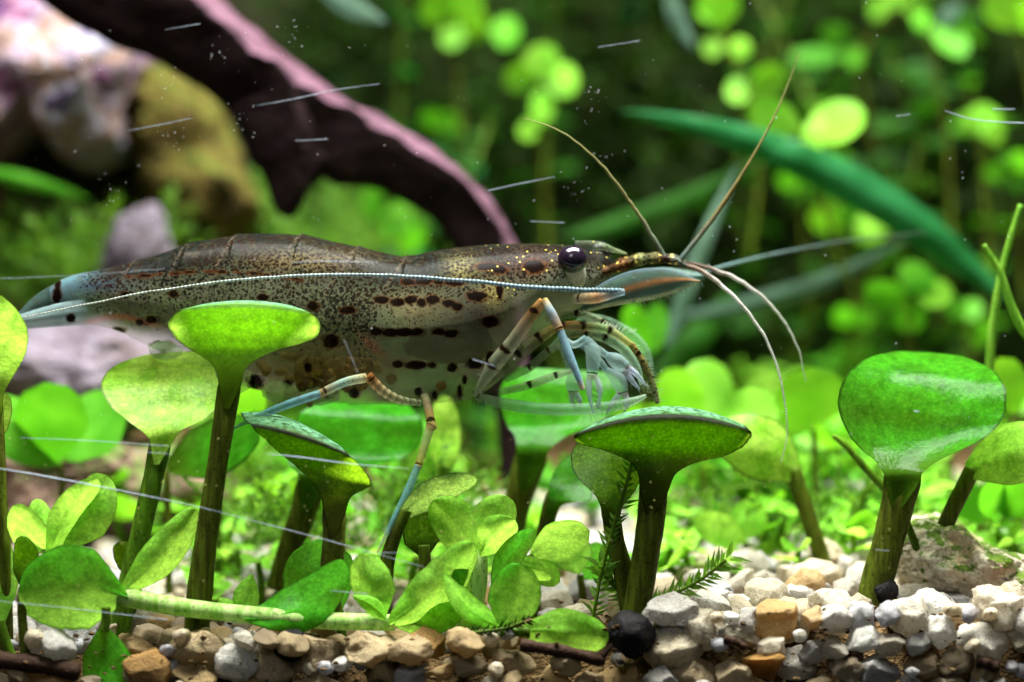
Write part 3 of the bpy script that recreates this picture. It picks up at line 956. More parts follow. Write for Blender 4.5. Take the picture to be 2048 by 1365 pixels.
for lab, lv, d, mm in [
    ('large blurred lime leaf pair right of the shrimp claws', [(1400, 850, 1330, 740, 90), (1400, 850, 1420, 718, 110)], 2.4, 'backlime'),
    ('blurred domed lime leaf below the curved antennule tips', [(1625, 860, 1622, 736, 150), (1620, 860, 1545, 815, 90)], 2.2, 'backlime'),
    ('blurred lime leaf between the claws and the domed leaf', [(1505, 880, 1500, 770, 120)], 2.0, 'backlime'),
    ('blurred pale leaves at the right edge beside the glossy leaf', [(2030, 830, 2000, 715, 90), (2030, 830, 2080, 760, 90)], 1.8, 'backlime'),
    ('light rosette with three round leaves in front of the thick slanting stem', [(1490, 1085, 1388, 1035, 66, 'oval'), (1498, 1080, 1502, 998, 76), (1510, 1095, 1596, 1120, 70), (1480, 1100, 1410, 1130, 60, 'oval'), (1500, 1100, 1520, 1170, 50)], 1.3, 'fresh'),
    ('big blurred green leaf low at the left edge', [(120, 930, -30, 800, 110, 'oval'), (130, 920, 235, 790, 120, 'oval'), (110, 930, 90, 765, 150)], 1.6, 'back'),
    ('pale leaf hidden behind the tall round leaf stalk', [(430, 880, 520, 770, 90, 'oval'), (420, 900, 545, 840, 80, 'oval')], 1.2, 'backlime'),
    ('broad green leaf between the two front leaf stalks', [(330, 940, 520, 850, 110, 'oval')], 0.9, 'glossy'),
    ('small lime leaf pair in the middle ground under the belly', [(560, 1010, 520, 950, 60), (565, 1010, 610, 960, 60)], 2.0, 'backlime'),
    ('light leaf pair on the ground behind the front rosette', [(1060, 1110, 1180, 1062, 78, 'oval'), (1050, 1130, 1120, 1165, 50, 'oval')], -0.3, 'fresh'),
    ('round-leaved plant in the shade of the double leaf', [(1160, 1150, 1130, 1070, 80), (1170, 1160, 1215, 1090, 80)], 0.2, 'freshdark'),
    ('blurred leaves low at the right edge behind the mossy rock', [(1960, 1050, 1940, 970, 90), (2010, 1040, 2050, 960, 90), (1990, 1050, 1990, 960, 60)], 1.2, 'back'),
]:
    bx, by = lv[0][:2]
    g = P(bx, by, d)
    zy = 682.5 - ground_z(g.x, d) * 300 * D / (D + d)
    cluster(lab, lv, d, mm, [(bx + 8, max(zy, by + 40)), (bx + 4, by + 30), (bx, by)], name='round_leaf_plant', stem_r=(8, 7))


# ------------------------------------------------------------------ hero round leaves on stalks
def hero(label, rows, path, rad, d, mat, smat='stalk', **kw):
    t = thing('round_leaf_plant', label, 'plant', P(path[-1][0], path[-1][1], d))
    (x0, y0), (x1, y1) = path[0][:2], path[1][:2]
    k = 60 / math.hypot(x0 - x1, y0 - y1)
    path = [(x0 + (x0 - x1) * k, y0 + (y0 - y1) * k, d + .22), (x0 + (x0 - x1) * k * .4, y0 + (y0 - y1) * k * .4, d + .13)] + [(x0, y0, d + .05)] + list(path[1:])
    m = len(path) - 2
    rad = [2, rad[0] * .4] + list(np.interp(np.linspace(0, 1, m), np.linspace(0, 1, len(rad)), rad))
    stalk('stalk', path, rad, d, M[smat], t, segs=16, n=60, lump=0.012)
    # the blade base wraps the front of the stalk
    rr = rad[2] / 300
    rows = [list(q) for q in rows]
    for i, k in enumerate((1.1, 1.2, .9, .35, .05)):
        if i < len(rows):
            rows[i][4] -= rr * k
    x_, y_ = (rows[0][0] + rows[0][2]) / 2, (rows[0][1] + rows[0][3]) / 2
    dx, dy = path[4][0] - path[3][0], path[4][1] - path[3][1]
    ln = math.hypot(dx, dy)
    rows.insert(0, [x_ - rad[2] * .3 + dx / ln * 45, y_ + dy / ln * 45, x_ + rad[2] * .3 + dx / ln * 45, y_ + dy / ln * 45, d - rr * 1.0])
    if kw.get('top_from') is not None:
        kw['top_from'] += 1
    rows_blade('leaf_blade', rows, M[mat], t, **kw)
    return t


hero('tall leaf with bright flat lime head overlapping the shrimp belly, on a long brown stalk',
     [(438, 775, 482, 772, -.78), (432, 745, 490, 742, -.78), (416, 722, 512, 720, -.80), (386, 703, 556, 700, -.84), (356, 682, 606, 687, -.89), (341, 662, 634, 672, -.92), (338, 648, 641, 655, -.95, 2), (345, 632, 636, 640, -.95, 8), (362, 620, 620, 626, -.93, 12), (372, 617, 610, 621, -.8, 15), (400, 610, 585, 612, -.6, 10)],
     [(460, 765), (447, 850), (430, 960), (412, 1080), (398, 1200), (392, 1290)], (22, 21, 20, 22, 25, 24), -.78, 'lime', top_from=8, bulge=-0.06)
hero('wide pale-mottled leaf tucked behind the tall lime leaf',
     [(300, 888, 346, 884, -.42), (293, 872, 362, 862, -.42), (262, 848, 410, 838, -.40), (228, 820, 440, 808, -.36), (206, 790, 450, 775, -.30), (202, 770, 446, 748, -.22), (212, 748, 436, 725, -.12), (240, 726, 420, 710, 0), (290, 710, 390, 703, .08, 2)],
     [(322, 878), (308, 950), (285, 1050), (262, 1150), (240, 1250), (228, 1340)], (21, 20, 20, 22, 24), -.42, 'pale', 'stalkgreen', bulge=-0.05)
hero('dark folded leaf with black rim tilted down under the shrimp left leg',
     [(648, 1030, 690, 1030, -.72), (640, 990, 702, 995, -.72), (622, 962, 728, 980, -.74), (590, 932, 741, 970, -.78), (552, 900, 738, 955, -.84), (520, 870, 722, 932, -.88), (500, 850, 700, 912, -.9, 8), (488, 838, 680, 892, -.78, 18), (480, 826, 640, 868, -.55, 16)],
     [(668, 1015), (668, 1080), (662, 1150), (658, 1230)], (22, 22, 22), -.72, 'olive', top_from=6, bulge=-0.04)
hero('mushroom-shaped leaf with teal top and dark underside below the claws',
     [(1280, 985, 1336, 985, -.7), (1275, 945, 1352, 948, -.7), (1255, 922, 1392, 926, -.72), (1210, 902, 1450, 912, -.78), (1165, 890, 1488, 893, -.85), (1147, 881, 1501, 876, -.93, 6), (1146, 875, 1503, 866, -.97, 24), (1150, 870, 1500, 861, -.96, 34), (1170, 858, 1486, 850, -.75, 40), (1205, 845, 1455, 838, -.5, 28)],
     [(1308, 965), (1302, 1040), (1290, 1120), (1275, 1210), (1268, 1260)], (27, 27, 26, 28), -.7, 'olive', top_from=7, bulge=-0.05)
hero('dark olive leaf leaning below the mushroom-shaped one, stalk crossing it',
     [(1205, 1040, 1240, 1040, -.62), (1200, 1010, 1248, 1010, -.62), (1185, 985, 1268, 985, -.6), (1160, 962, 1280, 960, -.56), (1145, 935, 1284, 925, -.5), (1143, 905, 1282, 895, -.42), (1155, 885, 1270, 880, -.35)],
     [(1222, 1030), (1232, 1090), (1248, 1150), (1262, 1215), (1268, 1250)], (17, 19, 22, 24), -.62, 'olive')
hero('big glossy round green leaf on a thick stalk at the right',
     [(1772, 975, 1838, 968, -.45), (1768, 948, 1846, 944, -.45), (1750, 922, 1880, 920, -.43), (1716, 893, 1940, 892, -.44), (1688, 855, 1988, 860, -.44), (1676, 812, 2010, 828, -.43), (1680, 774, 2013, 796, -.38), (1700, 741, 2004, 763, -.26), (1738, 715, 1978, 735, -.02, 2), (1790, 703, 1930, 714, .25, 3)],
     [(1806, 955), (1795, 1010), (1775, 1090), (1755, 1160), (1742, 1215)], (36, 33, 31, 32, 32), -.45, 'glossy', bulge=-0.14, thick=0.02)
hero('half-hidden lime leaf cut by the left edge beside the shrimp tail',
     [(-25, 830, 5, 825, -.7), (-45, 795, 8, 788, -.7), (-80, 765, 30, 748, -.72), (-100, 715, 52, 705, -.78), (-100, 660, 55, 660, -.85), (-85, 620, 36, 622, -.9), (-50, 592, 5, 592, -.92)],
     [(-10, 815), (-6, 900), (-2, 990), (5, 1100), (10, 1300)], (16, 16, 17), -.7, 'lime')
hero('glossy green leaf blurred behind the dark folded leaf under the belly',
     [(600, 985, 645, 985, .5), (595, 950, 660, 955, .5), (580, 930, 730, 935, .55), (575, 900, 810, 915, .56), (585, 860, 842, 880, .58), (600, 825, 843, 840, .64), (650, 802, 815, 808, .8)],
     [(622, 970), (605, 1030), (582, 1090), (555, 1180)], (30, 27, 25, 24), .5, 'glossy', bulge=-0.08)
hero('wide green leaf seen through the shrimp claws on a thick dark stalk',
     [(1035, 935, 1085, 935, .75), (1032, 900, 1100, 900, .75), (1028, 872, 1135, 872, .78), (1010, 845, 1190, 850, .78), (1000, 800, 1240, 815, .8), (1005, 765, 1250, 775, .85), (1040, 735, 1220, 745, .95)],
     [(1062, 915), (1045, 970), (1030, 1030), (1018, 1100)], (34, 30, 27, 25), .75, 'glossy', bulge=-0.06)
hero('small dark leaf beside the mushroom-shaped one, on a short brown stalk',
     [(1090, 1015, 1120, 1015, .3), (1095, 1000, 1150, 1005, .3), (1098, 980, 1180, 1000, .32), (1105, 950, 1186, 975, .38), (1125, 920, 1180, 945, .45), (1150, 905, 1170, 920, .5)],
     [(1105, 1000), (1095, 1040), (1085, 1090), (1080, 1130)], (17, 17, 17), .3, 'glossy', thick=0.03)
t = thing('round_leaf_plant', 'lime leaf with white bleached half, bowed sideways on a slanting stalk', 'plant', P(1660, 1160, .7))
stalk('stalk', [(1583, 940), (1600, 985), (1625, 1060), (1645, 1120), (1660, 1165)], (20, 17, 17, 20), .7, M['stalk'], t, segs=14)
leaf('leaf_blade', (1600, 955, .7), (1432, 855, .5), 125, M['pale'], t, 'oval', bend=10, cup=0.4, roll=0.5, arc=-0.1)
t = thing('round_leaf_plant', 'lime leaf cut by the right edge, drooping over the mossy rock', 'plant', P(1885, 1060, -.2))
stalk('stalk', [(1945, 940), (1925, 980), (1900, 1030), (1880, 1080)], (17, 17, 17), -.1, M['stalk'], t, segs=14)
leaf('leaf_blade', (1928, 945, -.1), (2130, 885, -.45), 120, M['fresh'], t, 'oval', bend=-8, cup=0.3, roll=-0.5)
t = thing('round_leaf_plant', 'small pale grey-green leaf cut by the left edge', 'plant', P(-20, 960, -.4))
stalk('stalk', [(-15, 880), (-20, 920), (-22, 980)], (9, 9), -.4, M['stalkgreen'], t)
leaf('leaf_blade', (-35, 900, -.4), (10, 785, -.45), 62, M['pale'], t, 'oval')
t = thing('round_leaf_plant', 'pale yellow leaf standing behind the shrimp hanging leg', 'plant', P(880, 1060, 1.0))
stalk('stalk', [(890, 930), (888, 990), (885, 1080)], (14, 12), 1.0, M['stalkgreen'], t)
leaf('leaf_blade', (890, 960, 1.0), (888, 790, 1.1), 66, M['pale'], t, 'oval', cup=.3)
t = thing('round_leaf_plant', 'teal leaf with dark edge tipped sideways, beside the hanging leg tip', 'plant', P(770, 1140, -.6))
stalk('stalk', [(812, 1020), (790, 1070), (775, 1120), (770, 1160)], (12, 14, 16), -.6, M['stalk'], t)
leaf('leaf_blade', (790, 1045, -.6), (955, 957, -.7), 56, M['teal'], t, 'oval', bend=-16, cup=.4, roll=.8)
t = thing('round_leaf_plant', 'dark brown-green leaf in shade under the teal leaf', 'plant', P(850, 1150, -.4))
stalk('stalk', [(848, 1090), (850, 1130), (850, 1190)], (12, 12), -.4, M['stalk'], t)
leaf('leaf_blade', (850, 1120, -.4), (835, 1018, -.4), 74, M['olive'], t, 'round', cup=.2)

# ------------------------------------------------------------------ front creeping plant
t = thing('creeping_plant', 'creeping plant along the front gravel with a thick pale runner and spoon leaves', 'plant', P(500, 1290, -.9))
stalk('runner', [(236, 1192), (330, 1210), (420, 1222), (520, 1232), (650, 1242), (790, 1246)], (19, 17, 17, 16), -.92, M['stalkpale'], t, segs=16, n=50, lump=0.02)
for b, tp, w, kind, bend, cup, roll, mm in [
    ((258, 1196, -.98), (36, 1182, -1.05), 172, 'round', 14, .35, -.25, 'freshdark'),
    ((240, 1188, -.95), (392, 1018, -.75), 74, 'oval', 10, .5, .8, 'fresh'),
    ((488, 1238, -.98), (694, 1126, -.9), 96, 'oval', 34, .3, -.5, 'freshdark'),
    ((490, 1232, -.9), (504, 1148, -.85), 52, 'lance', -4, .4, .3, 'fresh'),
    ((470, 1230, -.88), (436, 1196, -.85), 34, 'lance', 0, .4, .3, 'fresh'),
    ((778, 1248, -.98), (948, 1086, -.85), 92, 'oval', 14, .5, .7, 'fresh'),
    ((768, 1238, -.92), (724, 1108, -.85), 84, 'round', 0, .3, -.3, 'fresh'),
    ((772, 1238, -.98), (704, 1192, -.98), 34, 'lance', 6, .4, .2, 'fresh'),
    ((790, 1250, -.9), (930, 1215, -.8), 60, 'oval', 10, .3, .3, 'freshdark'),
]:
    leaf('leaf', b, tp, w, M[mm], t, kind, bend, cup, roll, thick=0.03, n=34, cols=17)
t = thing('creeping_plant', 'young shoot with light folded leaf pairs rising at the left edge', 'plant', P(100, 1200, -.85))
stalk('stem', [(108, 1180), (100, 1130), (96, 1095)], (12, 11), -.85, M['stalkpale'], t)
for b, tp, w, kind, bend, cup, roll, mm in [
    ((98, 1115, -.9), (196, 958, -.9), 66, 'oval', -14, .5, 1.2, 'fresh'),
    ((130, 1100, -.82), (212, 950, -.78), 96, 'round', 8, .2, -.3, 'fresh'),
    ((100, 1105, -.88), (26, 1012, -.95), 70, 'oval', -8, .5, -1.0, 'fresh'),
    ((96, 1100, -.85), (72, 998, -.8), 52, 'oval', 0, .4, .6, 'fresh'),
]:
    leaf('leaf', b, tp, w, M[mm], t, kind, bend, cup, roll, thick=0.028, n=34, cols=17)
for lab, b, tp, w, kind, bend, mm, st, d in [
    ('dark speckled spoon leaf on a thin stem at the lower left', (46, 1185, -.98), (44, 1072, -1.0), 54, 'round', 8, 'olive', [(46, 1175), (44, 1230), (52, 1320)], -.98),
    ('bright lime leaf cut by the left edge behind the spoon leaf', (0, 1250, -.8), (-8, 1068, -.75), 104, 'oval', -14, 'fresh', [(0, 1240), (15, 1290), (40, 1350)], -.8),
    ('green leaf hanging down below the big round leaf at the lower left', (208, 1255, -1.0), (206, 1400, -1.05), 98, 'oval', -8, 'freshdark', [(212, 1215), (212, 1240), (208, 1262)], -1.0),
    ('dark round leaf standing behind the runner in mid gravel', (680, 1225, -.6), (612, 1086, -.5), 150, 'round', -6, 'freshdark', [(672, 1200), (680, 1235), (684, 1280)], -.6),
    ('oval light green leaf lying flat beside the black ball', (1040, 1262, -.98), (1218, 1276, -1.06), 92, 'oval', -4, 'fresh', [(1000, 1268), (1030, 1264), (1060, 1264)], -.98),
    ('small dark curled leaf behind the tall brown stalk', (270, 1160, -.3), (235, 1085, -.3), 60, 'oval', 10, 'olive', [(270, 1150), (275, 1190), (275, 1240)], -.3),
]:
    t = thing('leaf_sprout', lab, 'plant', P(st[-1][0], st[-1][1], d))
    stalk('stem', st, (9, 9, 10), d, M['stalk'] if mm == 'olive' else M['stalkgreen'], t)
    leaf('leaf', b, tp, w, M[mm], t, kind, bend, .3, .2, thick=0.03, n=34, cols=17)
t = thing('rosette_plant', 'light green rosette of spoon leaves rooted in the middle of the gravel', 'plant', P(930, 1265, -.75))
stalk('stem', [(925, 1265), (945, 1210), (958, 1150), (962, 1100)], (26, 22, 17, 12), -.72, M['stalkpale'], t)
for b, tp, w, kind, bend, cup, roll, mm in [
    ((960, 1118, -.72), (866, 1000, -.7), 92, 'oval', 8, .4, -.6, 'fresh'),
    ((962, 1108, -.68), (1014, 992, -.62), 92, 'oval', -6, .3, .3, 'fresh'),
    ((960, 1112, -.78), (1030, 1040, -.86), 70, 'oval', -10, .5, .5, 'fresh'),
    ((985, 1175, -.85), (1068, 1060, -.9), 52, 'oval', -8, .5, -.7, 'freshdark'),
    ((1002, 1258, -.92), (1044, 1128, -.95), 104, 'round', 6, .35, .2, 'freshdark'),
    ((1004, 1256, -.95), (886, 1128, -.9), 50, 'lance', -22, .5, .9, 'fresh'),
    ((920, 1180, -.85), (890, 1120, -.86), 46, 'oval', 10, .5, .4, 'freshdark'),
    ((1010, 1130, -.6), (1104, 1155, -.55), 44, 'oval', -8, .4, .4, 'fresh'),
    ((900, 1230, -.7), (905, 1130, -.7), 50, 'oval', 10, .4, .2, 'olive'),
]:
    leaf('leaf', b, tp, w, M[mm], t, kind, bend, cup, roll, thick=0.028, n=34, cols=17)


def moss_sprig(label, path, d, size, mat='moss', step=9):
    pts = spline(np.array([list(P(x, y, d)) for x, y in path]), 60)
    t = thing('moss_sprig', label, 'moss', pts[0])
    v, f, _ = tube_geo(pts[::6], np.full(len(pts[::6]), 0.012), 6, 40)
    mobj('stem', v, f, M['stalkgreen' if mat == 'moss' else 'stalkdark'], t)
    vv, ff = [], []
    for i in range(2, 60, 2):
        tg = Vector(pts[min(i + 1, 59)] - pts[i - 1]).normalized()
        for s in (-1, 1):
            side = Vector((-tg.z, rp.uniform(-.7, .7), tg.x)) * s
            a = (side * rp.uniform(.5, 1) + tg * rp.uniform(.4, 1) + Vector((0, rp.uniform(-.6, .6), 0))).normalized() * size * rp.uniform(.6, 1.3)
            w = a.cross(Vector((rp.gauss(0, .4), 1, rp.gauss(0, .4))))
            w = w.normalized() * size * 0.11
            c = Vector(pts[i])
            n = len(vv)
            vv += [c, c + a * .4 + w, c + a, c + a * .4 - w]
            ff.append((n, n + 1, n + 2, n + 3))
    o = mobj('leaflets', np.array(vv), np.array(ff), M[mat], t, smooth=False)
    o['kind'] = 'stuff'
    return t


moss_sprig('feathery moss sprig climbing beside the crossing leaf stalks', [(1186, 1240), (1200, 1160), (1225, 1060), (1250, 980), (1270, 900)], -.75, .11)
moss_sprig('bright feathery moss sprig lying over the gravel beside the black ball', [(1300, 1215), (1345, 1190), (1400, 1160), (1440, 1130), (1462, 1112)], -.85, .12)
moss_sprig('short green moss sprig at the foot of the mushroom-shaped leaf', [(1290, 1225), (1250, 1190), (1215, 1160), (1195, 1120)], -.6, .12)
moss_sprig('dark moss strand below the round rosette leaf', [(930, 1268), (980, 1262), (1020, 1255), (1056, 1240)], -1.02, .06, 'mossdark')
moss_sprig('dim moss strand running behind the white-bleached leaf', [(1290, 1010), (1360, 995), (1440, 985), (1520, 965), (1600, 950)], 1.6, .12)
moss_sprig('short moss sprig beside the big glossy leaf stalk', [(1700, 1060), (1720, 1010), (1735, 980), (1765, 950)], 1.0, .1)


def blob(name, label, cat, px, py, r, d, mat, rough=0.06, sub=4, group=None):
    bm = bmesh.new()
    bmesh.ops.create_icosphere(bm, subdivisions=sub, radius=PX(r, d))
    for v in bm.verts:
        p = v.co * (1 / PX(r, d))
        v.co *= 1 + rough * noise.noise(p * 1.6 + Vector((px, 0, 0))) + rough * .4 * noise.noise(p * 6) + rough * .2 * noise.noise(p * 15)
    me = bpy.data.meshes.new(name)
    bm.to_mesh(me)
    bm.free()
    me.polygons.foreach_set('use_smooth', np.ones(len(me.polygons), bool))
    me.materials.append(mat)
    o = bpy.data.objects.new(name, me)
    sc.collection.objects.link(o)
    o.location = P(px, py, d)
    ORG[o.name] = np.array(o.location)
    return tag(o, label, cat, group)


blob('soil_ball', 'black round soil granule resting on the gravel by the oval leaf', 'soil granule', 1260, 1270, 47, -1.0, M['blacksoil'], 0.2)
blob('soil_ball', 'small black granule at the foot of the glossy leaf stalk', 'soil granule', 1770, 1185, 28, -.5, M['blacksoil'], 0.16)
blob('soil_ball', 'dark granule half buried under the pale runner', 'soil granule', 580, 1290, 34, -.95, M['blacksoil'], 0.2)
blob('air_bubble', 'tiny clear air bubble under the black soil ball', 'bubble', 1237, 1320, 15, -1.1, M['bubble'], 0.02)
for lab, a, b, r in [
    ('short dark twig on the gravel below the amber stone', (1448, 1278), (1492, 1296), 7),
    ('dark twig end poking from the gravel near the right corner', (1952, 1322), (1996, 1336), 11),
    ('small dark twig stub in the gravel under the thick stalk', (1698, 1306), (1722, 1318), 10),
    ('brown twig lying along the gravel under the oval leaf', (1040, 1290), (1210, 1322), 12),
    ('short twig leaning against the black soil ball', (1192, 1330), (1228, 1288), 7),
    ('dark root lying along the bottom left corner', (-20, 1318), (160, 1345), 17),
]:
    v, f, _ = tube_geo([P(*a, -1.04), P((a[0] + b[0]) / 2, (a[1] + b[1]) / 2 - 3, -1.05), P(*b, -1.04)], [PX(r)] * 3, 10, 14, rings=lambda t: 1 + .12 * np.sin(t * 17))
    tag(mobj('twig', v, f, M['twig'], base=P(*a, -1.04)), lab, 'twig')

# ------------------------------------------------------------------ the shrimp
shrimp = thing('shrimp', 'translucent grey-brown shrimp with dark spots and long antennae, standing over the leaves', 'shrimp', P(800, 1105, 0))
ST = [((100, 578), (112, 640), .07), ((118, 563), (140, 645), .11), ((160, 548), (185, 650), .15), ((215, 537), (240, 664), .20), ((268, 523), (292, 690), .24), ((330, 505), (352, 720), .28), ((372, 490), (402, 744), .31), ((450, 475), (470, 768), .36), ((520, 468), (540, 786), .40), ((600, 471), (610, 800), .42), ((660, 482), (672, 806), .43), ((715, 494), (735, 809), .43), ((770, 507), (790, 810), .43), ((820, 513), (845, 809), .43), ((870, 502), (892, 805), .44), ((930, 494), (940, 797), .44), ((1000, 489), (985, 772), .43), ((1060, 488), (1030, 728), .40), ((1100, 489), (1072, 672), .36), ((1140, 492), (1118, 636), .31), ((1180, 500), (1155, 618), .22), ((1212, 512), (1190, 606), .13), ((1235, 524), (1215, 596), .05)]
arr = np.array([[a[0], a[1], b[0], b[1], w * 300] for a, b, w in ST])
NU, NF, NB = 640, 170, 46
S = spline(arr, NU)
seg_x = [118, 268, 372, 470, 600, 715, 812]
phi = np.concatenate([np.linspace(0, math.pi, NF, endpoint=False), np.linspace(math.pi, 2 * math.pi, NB, endpoint=False)])
C_ = (S[:, 0:2] + S[:, 2:4]) / 2
A_ = (S[:, 0:2] - S[:, 2:4]) / 2
tx = S[:, 0]
lap = np.zeros((NU, NF + NB))
for b in seg_x:     # hind edge of each shell plate overlaps the next one
    dlt = (tx[:, None] + 60 * np.clip((1 - np.cos(phi)) / 2, 0, .6)[None, :] - b)
    lap += np.where((dlt > 0) & (dlt < 60), 0.028 * np.exp(-dlt / 22), 0) * np.clip(dlt / 3, 0, 1)
cv, sv = np.cos(phi), np.sin(phi)
side = np.sign(sv) * np.abs(sv) ** 0.85
scl = (1 + lap)
PXm = C_[:, 0][:, None] + A_[:, 0][:, None] * cv[None, :] * scl
PYm = C_[:, 1][:, None] + A_[:, 1][:, None] * cv[None, :] * scl
wy = (S[:, 4] / 300)[:, None] * side[None, :] * (1 - 0.28 * np.clip(-cv, 0, 1)[None, :]) * (1 + lap * 1.5)
sc0 = 1 / 300.0
V = np.stack([(PXm - 1024) * sc0, -wy, -(PYm - 682.5) * sc0], -1)
F = grid_faces(NU, NF + NB, True)
hh = (1 - cv)[None, :] / 2 * np.ones((NU, 1))     # 0 back, 1 belly
xx, yy_ = PXm, PYm


def sm(e0, e1, x):
    t = np.clip((x - e0) / (e1 - e0), 0, 1)
    return t * t * (3 - 2 * t)


def c3(r, g, b):
    return np.array(lin(r, g, b)[:3])


def lerp3(a, b, t):
    return a * (1 - t[..., None]) + b * t[..., None]


back, flank, belly = c3(28, 34, 32), c3(118, 120, 92), c3(146, 150, 108)
col = np.ones((NU, NF + NB, 3)) * back
col = lerp3(col, flank * np.ones_like(col), sm(0.14, 0.46, hh))
col = lerp3(col, belly * np.ones_like(col), sm(0.62, 0.95, hh))
# brown tint in the egg-carrying belly and behind the carapace, tan patch at the back edge of the head shield
col = lerp3(col, c3(136, 108, 58) * np.ones_like(col), np.exp(-((xx - 650) / 120) ** 2 - ((yy_ - 740) / 55) ** 2) * .9)
col = lerp3(col, c3(150, 128, 84) * np.ones_like(col), np.exp(-((xx - 610) / 110) ** 2 - ((yy_ - 525) / 22) ** 2) * .4)
col = lerp3(col, c3(168, 150, 104) * np.ones_like(col), np.exp(-((xx - 830) / 60) ** 2 - ((yy_ - 620) / 28) ** 2) * .45)
col = lerp3(col, c3(196, 184, 110) * np.ones_like(col), np.exp(-((xx - 925) / 30) ** 2 - ((yy_ - 540) / 22) ** 2) * .4)
col = lerp3(col, c3(190, 170, 96) * np.ones_like(col), np.exp(-((xx - 985) / 22) ** 2 - ((yy_ - 595) / 26) ** 2) * .8)
col = lerp3(col, c3(70, 62, 56) * np.ones_like(col), np.exp(-((xx - 960) / 45) ** 2 - ((yy_ - 630) / 38) ** 2) * .75)
col = lerp3(col, c3(92, 62, 48) * np.ones_like(col), np.exp(-((xx - 1060) / 60) ** 2 - ((yy_ - 535) / 30) ** 2) * .7)
col = lerp3(col, c3(96, 130, 140) * np.ones_like(col), 1 - sm(110, 230, xx))
col = lerp3(col, c3(58, 74, 92) * np.ones_like(col), np.exp(-((xx - 200) / 70) ** 2 - ((yy_ - 575) / 14) ** 2) * .8)
col = lerp3(col, c3(226, 226, 210) * np.ones_like(col), np.exp(-((xx - 1150) / 40) ** 2 - ((yy_ - 560) / 14) ** 2) * .6)
# thin pale-brown seams along the plate edges and a red vessel in the tail
for b in seg_x:
    e = np.exp(-((xx + 0.55 * (yy_ - S[:, 1][:, None]) - b - 2) / 3.0) ** 2) * (1 - sm(0.4, 0.7, hh))
    col = lerp3(col, c3(120, 104, 88) * np.ones_like(col), e * .45)
ves = np.exp(-((yy_ - (648 - 14 * np.cos((xx - 235) / 42))) / 5) ** 2) * sm(150, 170, xx) * (1 - sm(300, 330, xx))
col = lerp3(col, c3(200, 96, 76) * np.ones_like(col), ves * .8)
col = lerp3(col, c3(214, 130, 110) * np.ones_like(col), np.exp(-(((xx - 745) + (yy_ - 690) * -1.0) / 9) ** 2 - (((xx - 745) + (yy_ - 690)) / 40) ** 2) * .8)
spot = np.zeros((NU, NF + NB))
SP = [(325, 693, 20, 10), (513, 764, 15, 15), (578, 768, 9, 9), (605, 772, 8, 10), (622, 735, 8, 10), (668, 684, 16, 14), (635, 614, 13, 9), (703, 622, 16, 7), (535, 597, 11, 7), (258, 592, 9, 7), (356, 590, 9, 8), (310, 640, 12, 8), (238, 661, 12, 6), (118, 592, 10, 18), (118, 570, 7, 10), (287, 645, 8, 7),
      (768, 602, 14, 8), (800, 606, 14, 8), (826, 602, 14, 8), (846, 607, 9, 8), (868, 602, 14, 9), (900, 609, 12, 7), (917, 616, 11, 8), (955, 595, 20, 10), (982, 645, 18, 11), (1028, 682, 16, 14),
      (758, 664, 12, 8), (785, 666, 16, 9), (812, 665, 18, 9), (838, 664, 14, 8), (880, 664, 14, 7), (905, 668, 16, 8), (800, 728, 11, 8), (835, 730, 22, 9), (866, 730, 8, 7), (906, 735, 10, 9), (950, 727, 17, 12), (985, 718, 14, 14),
      (820, 566, 14, 7), (850, 565, 18, 7), (880, 567, 10, 5), (912, 567, 20, 7), (975, 536, 22, 8), (1000, 542, 14, 9), (1068, 535, 20, 14), (838, 783, 7, 9), (870, 790, 6, 10), (920, 785, 5, 16), (955, 785, 9, 6), (660, 790, 10, 8), (710, 785, 10, 12), (1000, 585, 6, 18), (930, 760, 5, 10), (1010, 735, 8, 10), (1045, 700, 10, 8)]
for x, y, rx, ry in SP:
    spot = np.maximum(spot, np.clip(1.0 - 0.5 * np.sqrt(((xx - x) / rx) ** 2 + ((yy_ - y) / ry) ** 2), 0, 1))
# broken dark streak along the upper flank of the abdomen
yl = np.interp(tx, [180, 300, 400, 500, 600, 650], [560, 553, 545, 548, 560, 572])[:, None]
spot = np.maximum(spot, np.clip(0.72 - np.abs(yy_ - yl) / 16, 0, 1) * (0.72 + 0.3 * np.sin(xx / 7.0) * np.sin(xx / 17.0)) * sm(230, 260, xx) * (1 - sm(600, 650, xx)))
# a 3-D plate seam (carapace hind edge) from the back down to the belly
dots = 0.90 - 0.30 * sm(0.25, 0.65, hh)
dots *= 1 - 0.75 * sm(0.72, 0.9, hh)
dots = np.where(xx > 760, dots * (1 - 0.35 * sm(560, 620, yy_) * (yy_ > 0)), dots)
dots *= sm(120, 200, xx)
dots += 0.25 * np.exp(-((xx - 690) / 70) ** 2 - ((yy_ - 640) / 50) ** 2)
gold = 0.15 + 0.45 * sm(900, 1000, xx) * (1 - sm(0.3, 0.6, hh))
alpha = 0.94 - 0.24 * sm(0.2, 0.5, hh) - 0.32 * sm(0.5, 0.95, hh) - 0.16 * sm(980, 1150, xx) * sm(.4, .7, hh)
alpha -= 0.25 * (1 - sm(120, 300, xx)) * sm(0.3, 0.6, hh)
alpha -= 0.35 * sm(0.80, 1.0, hh) * (1 - sm(500, 700, xx))
alpha[:, NF:] *= 0.35
body = mobj('body', V.reshape(-1, 3), F, M['shrimp'], shrimp, attrs={'col': col.reshape(-1, 3), 'spot': spot.ravel(), 'dots': np.clip(dots, 0, 1).ravel(), 'gold': gold.ravel(), 'alpha': np.clip(alpha, .2, 1).ravel()})


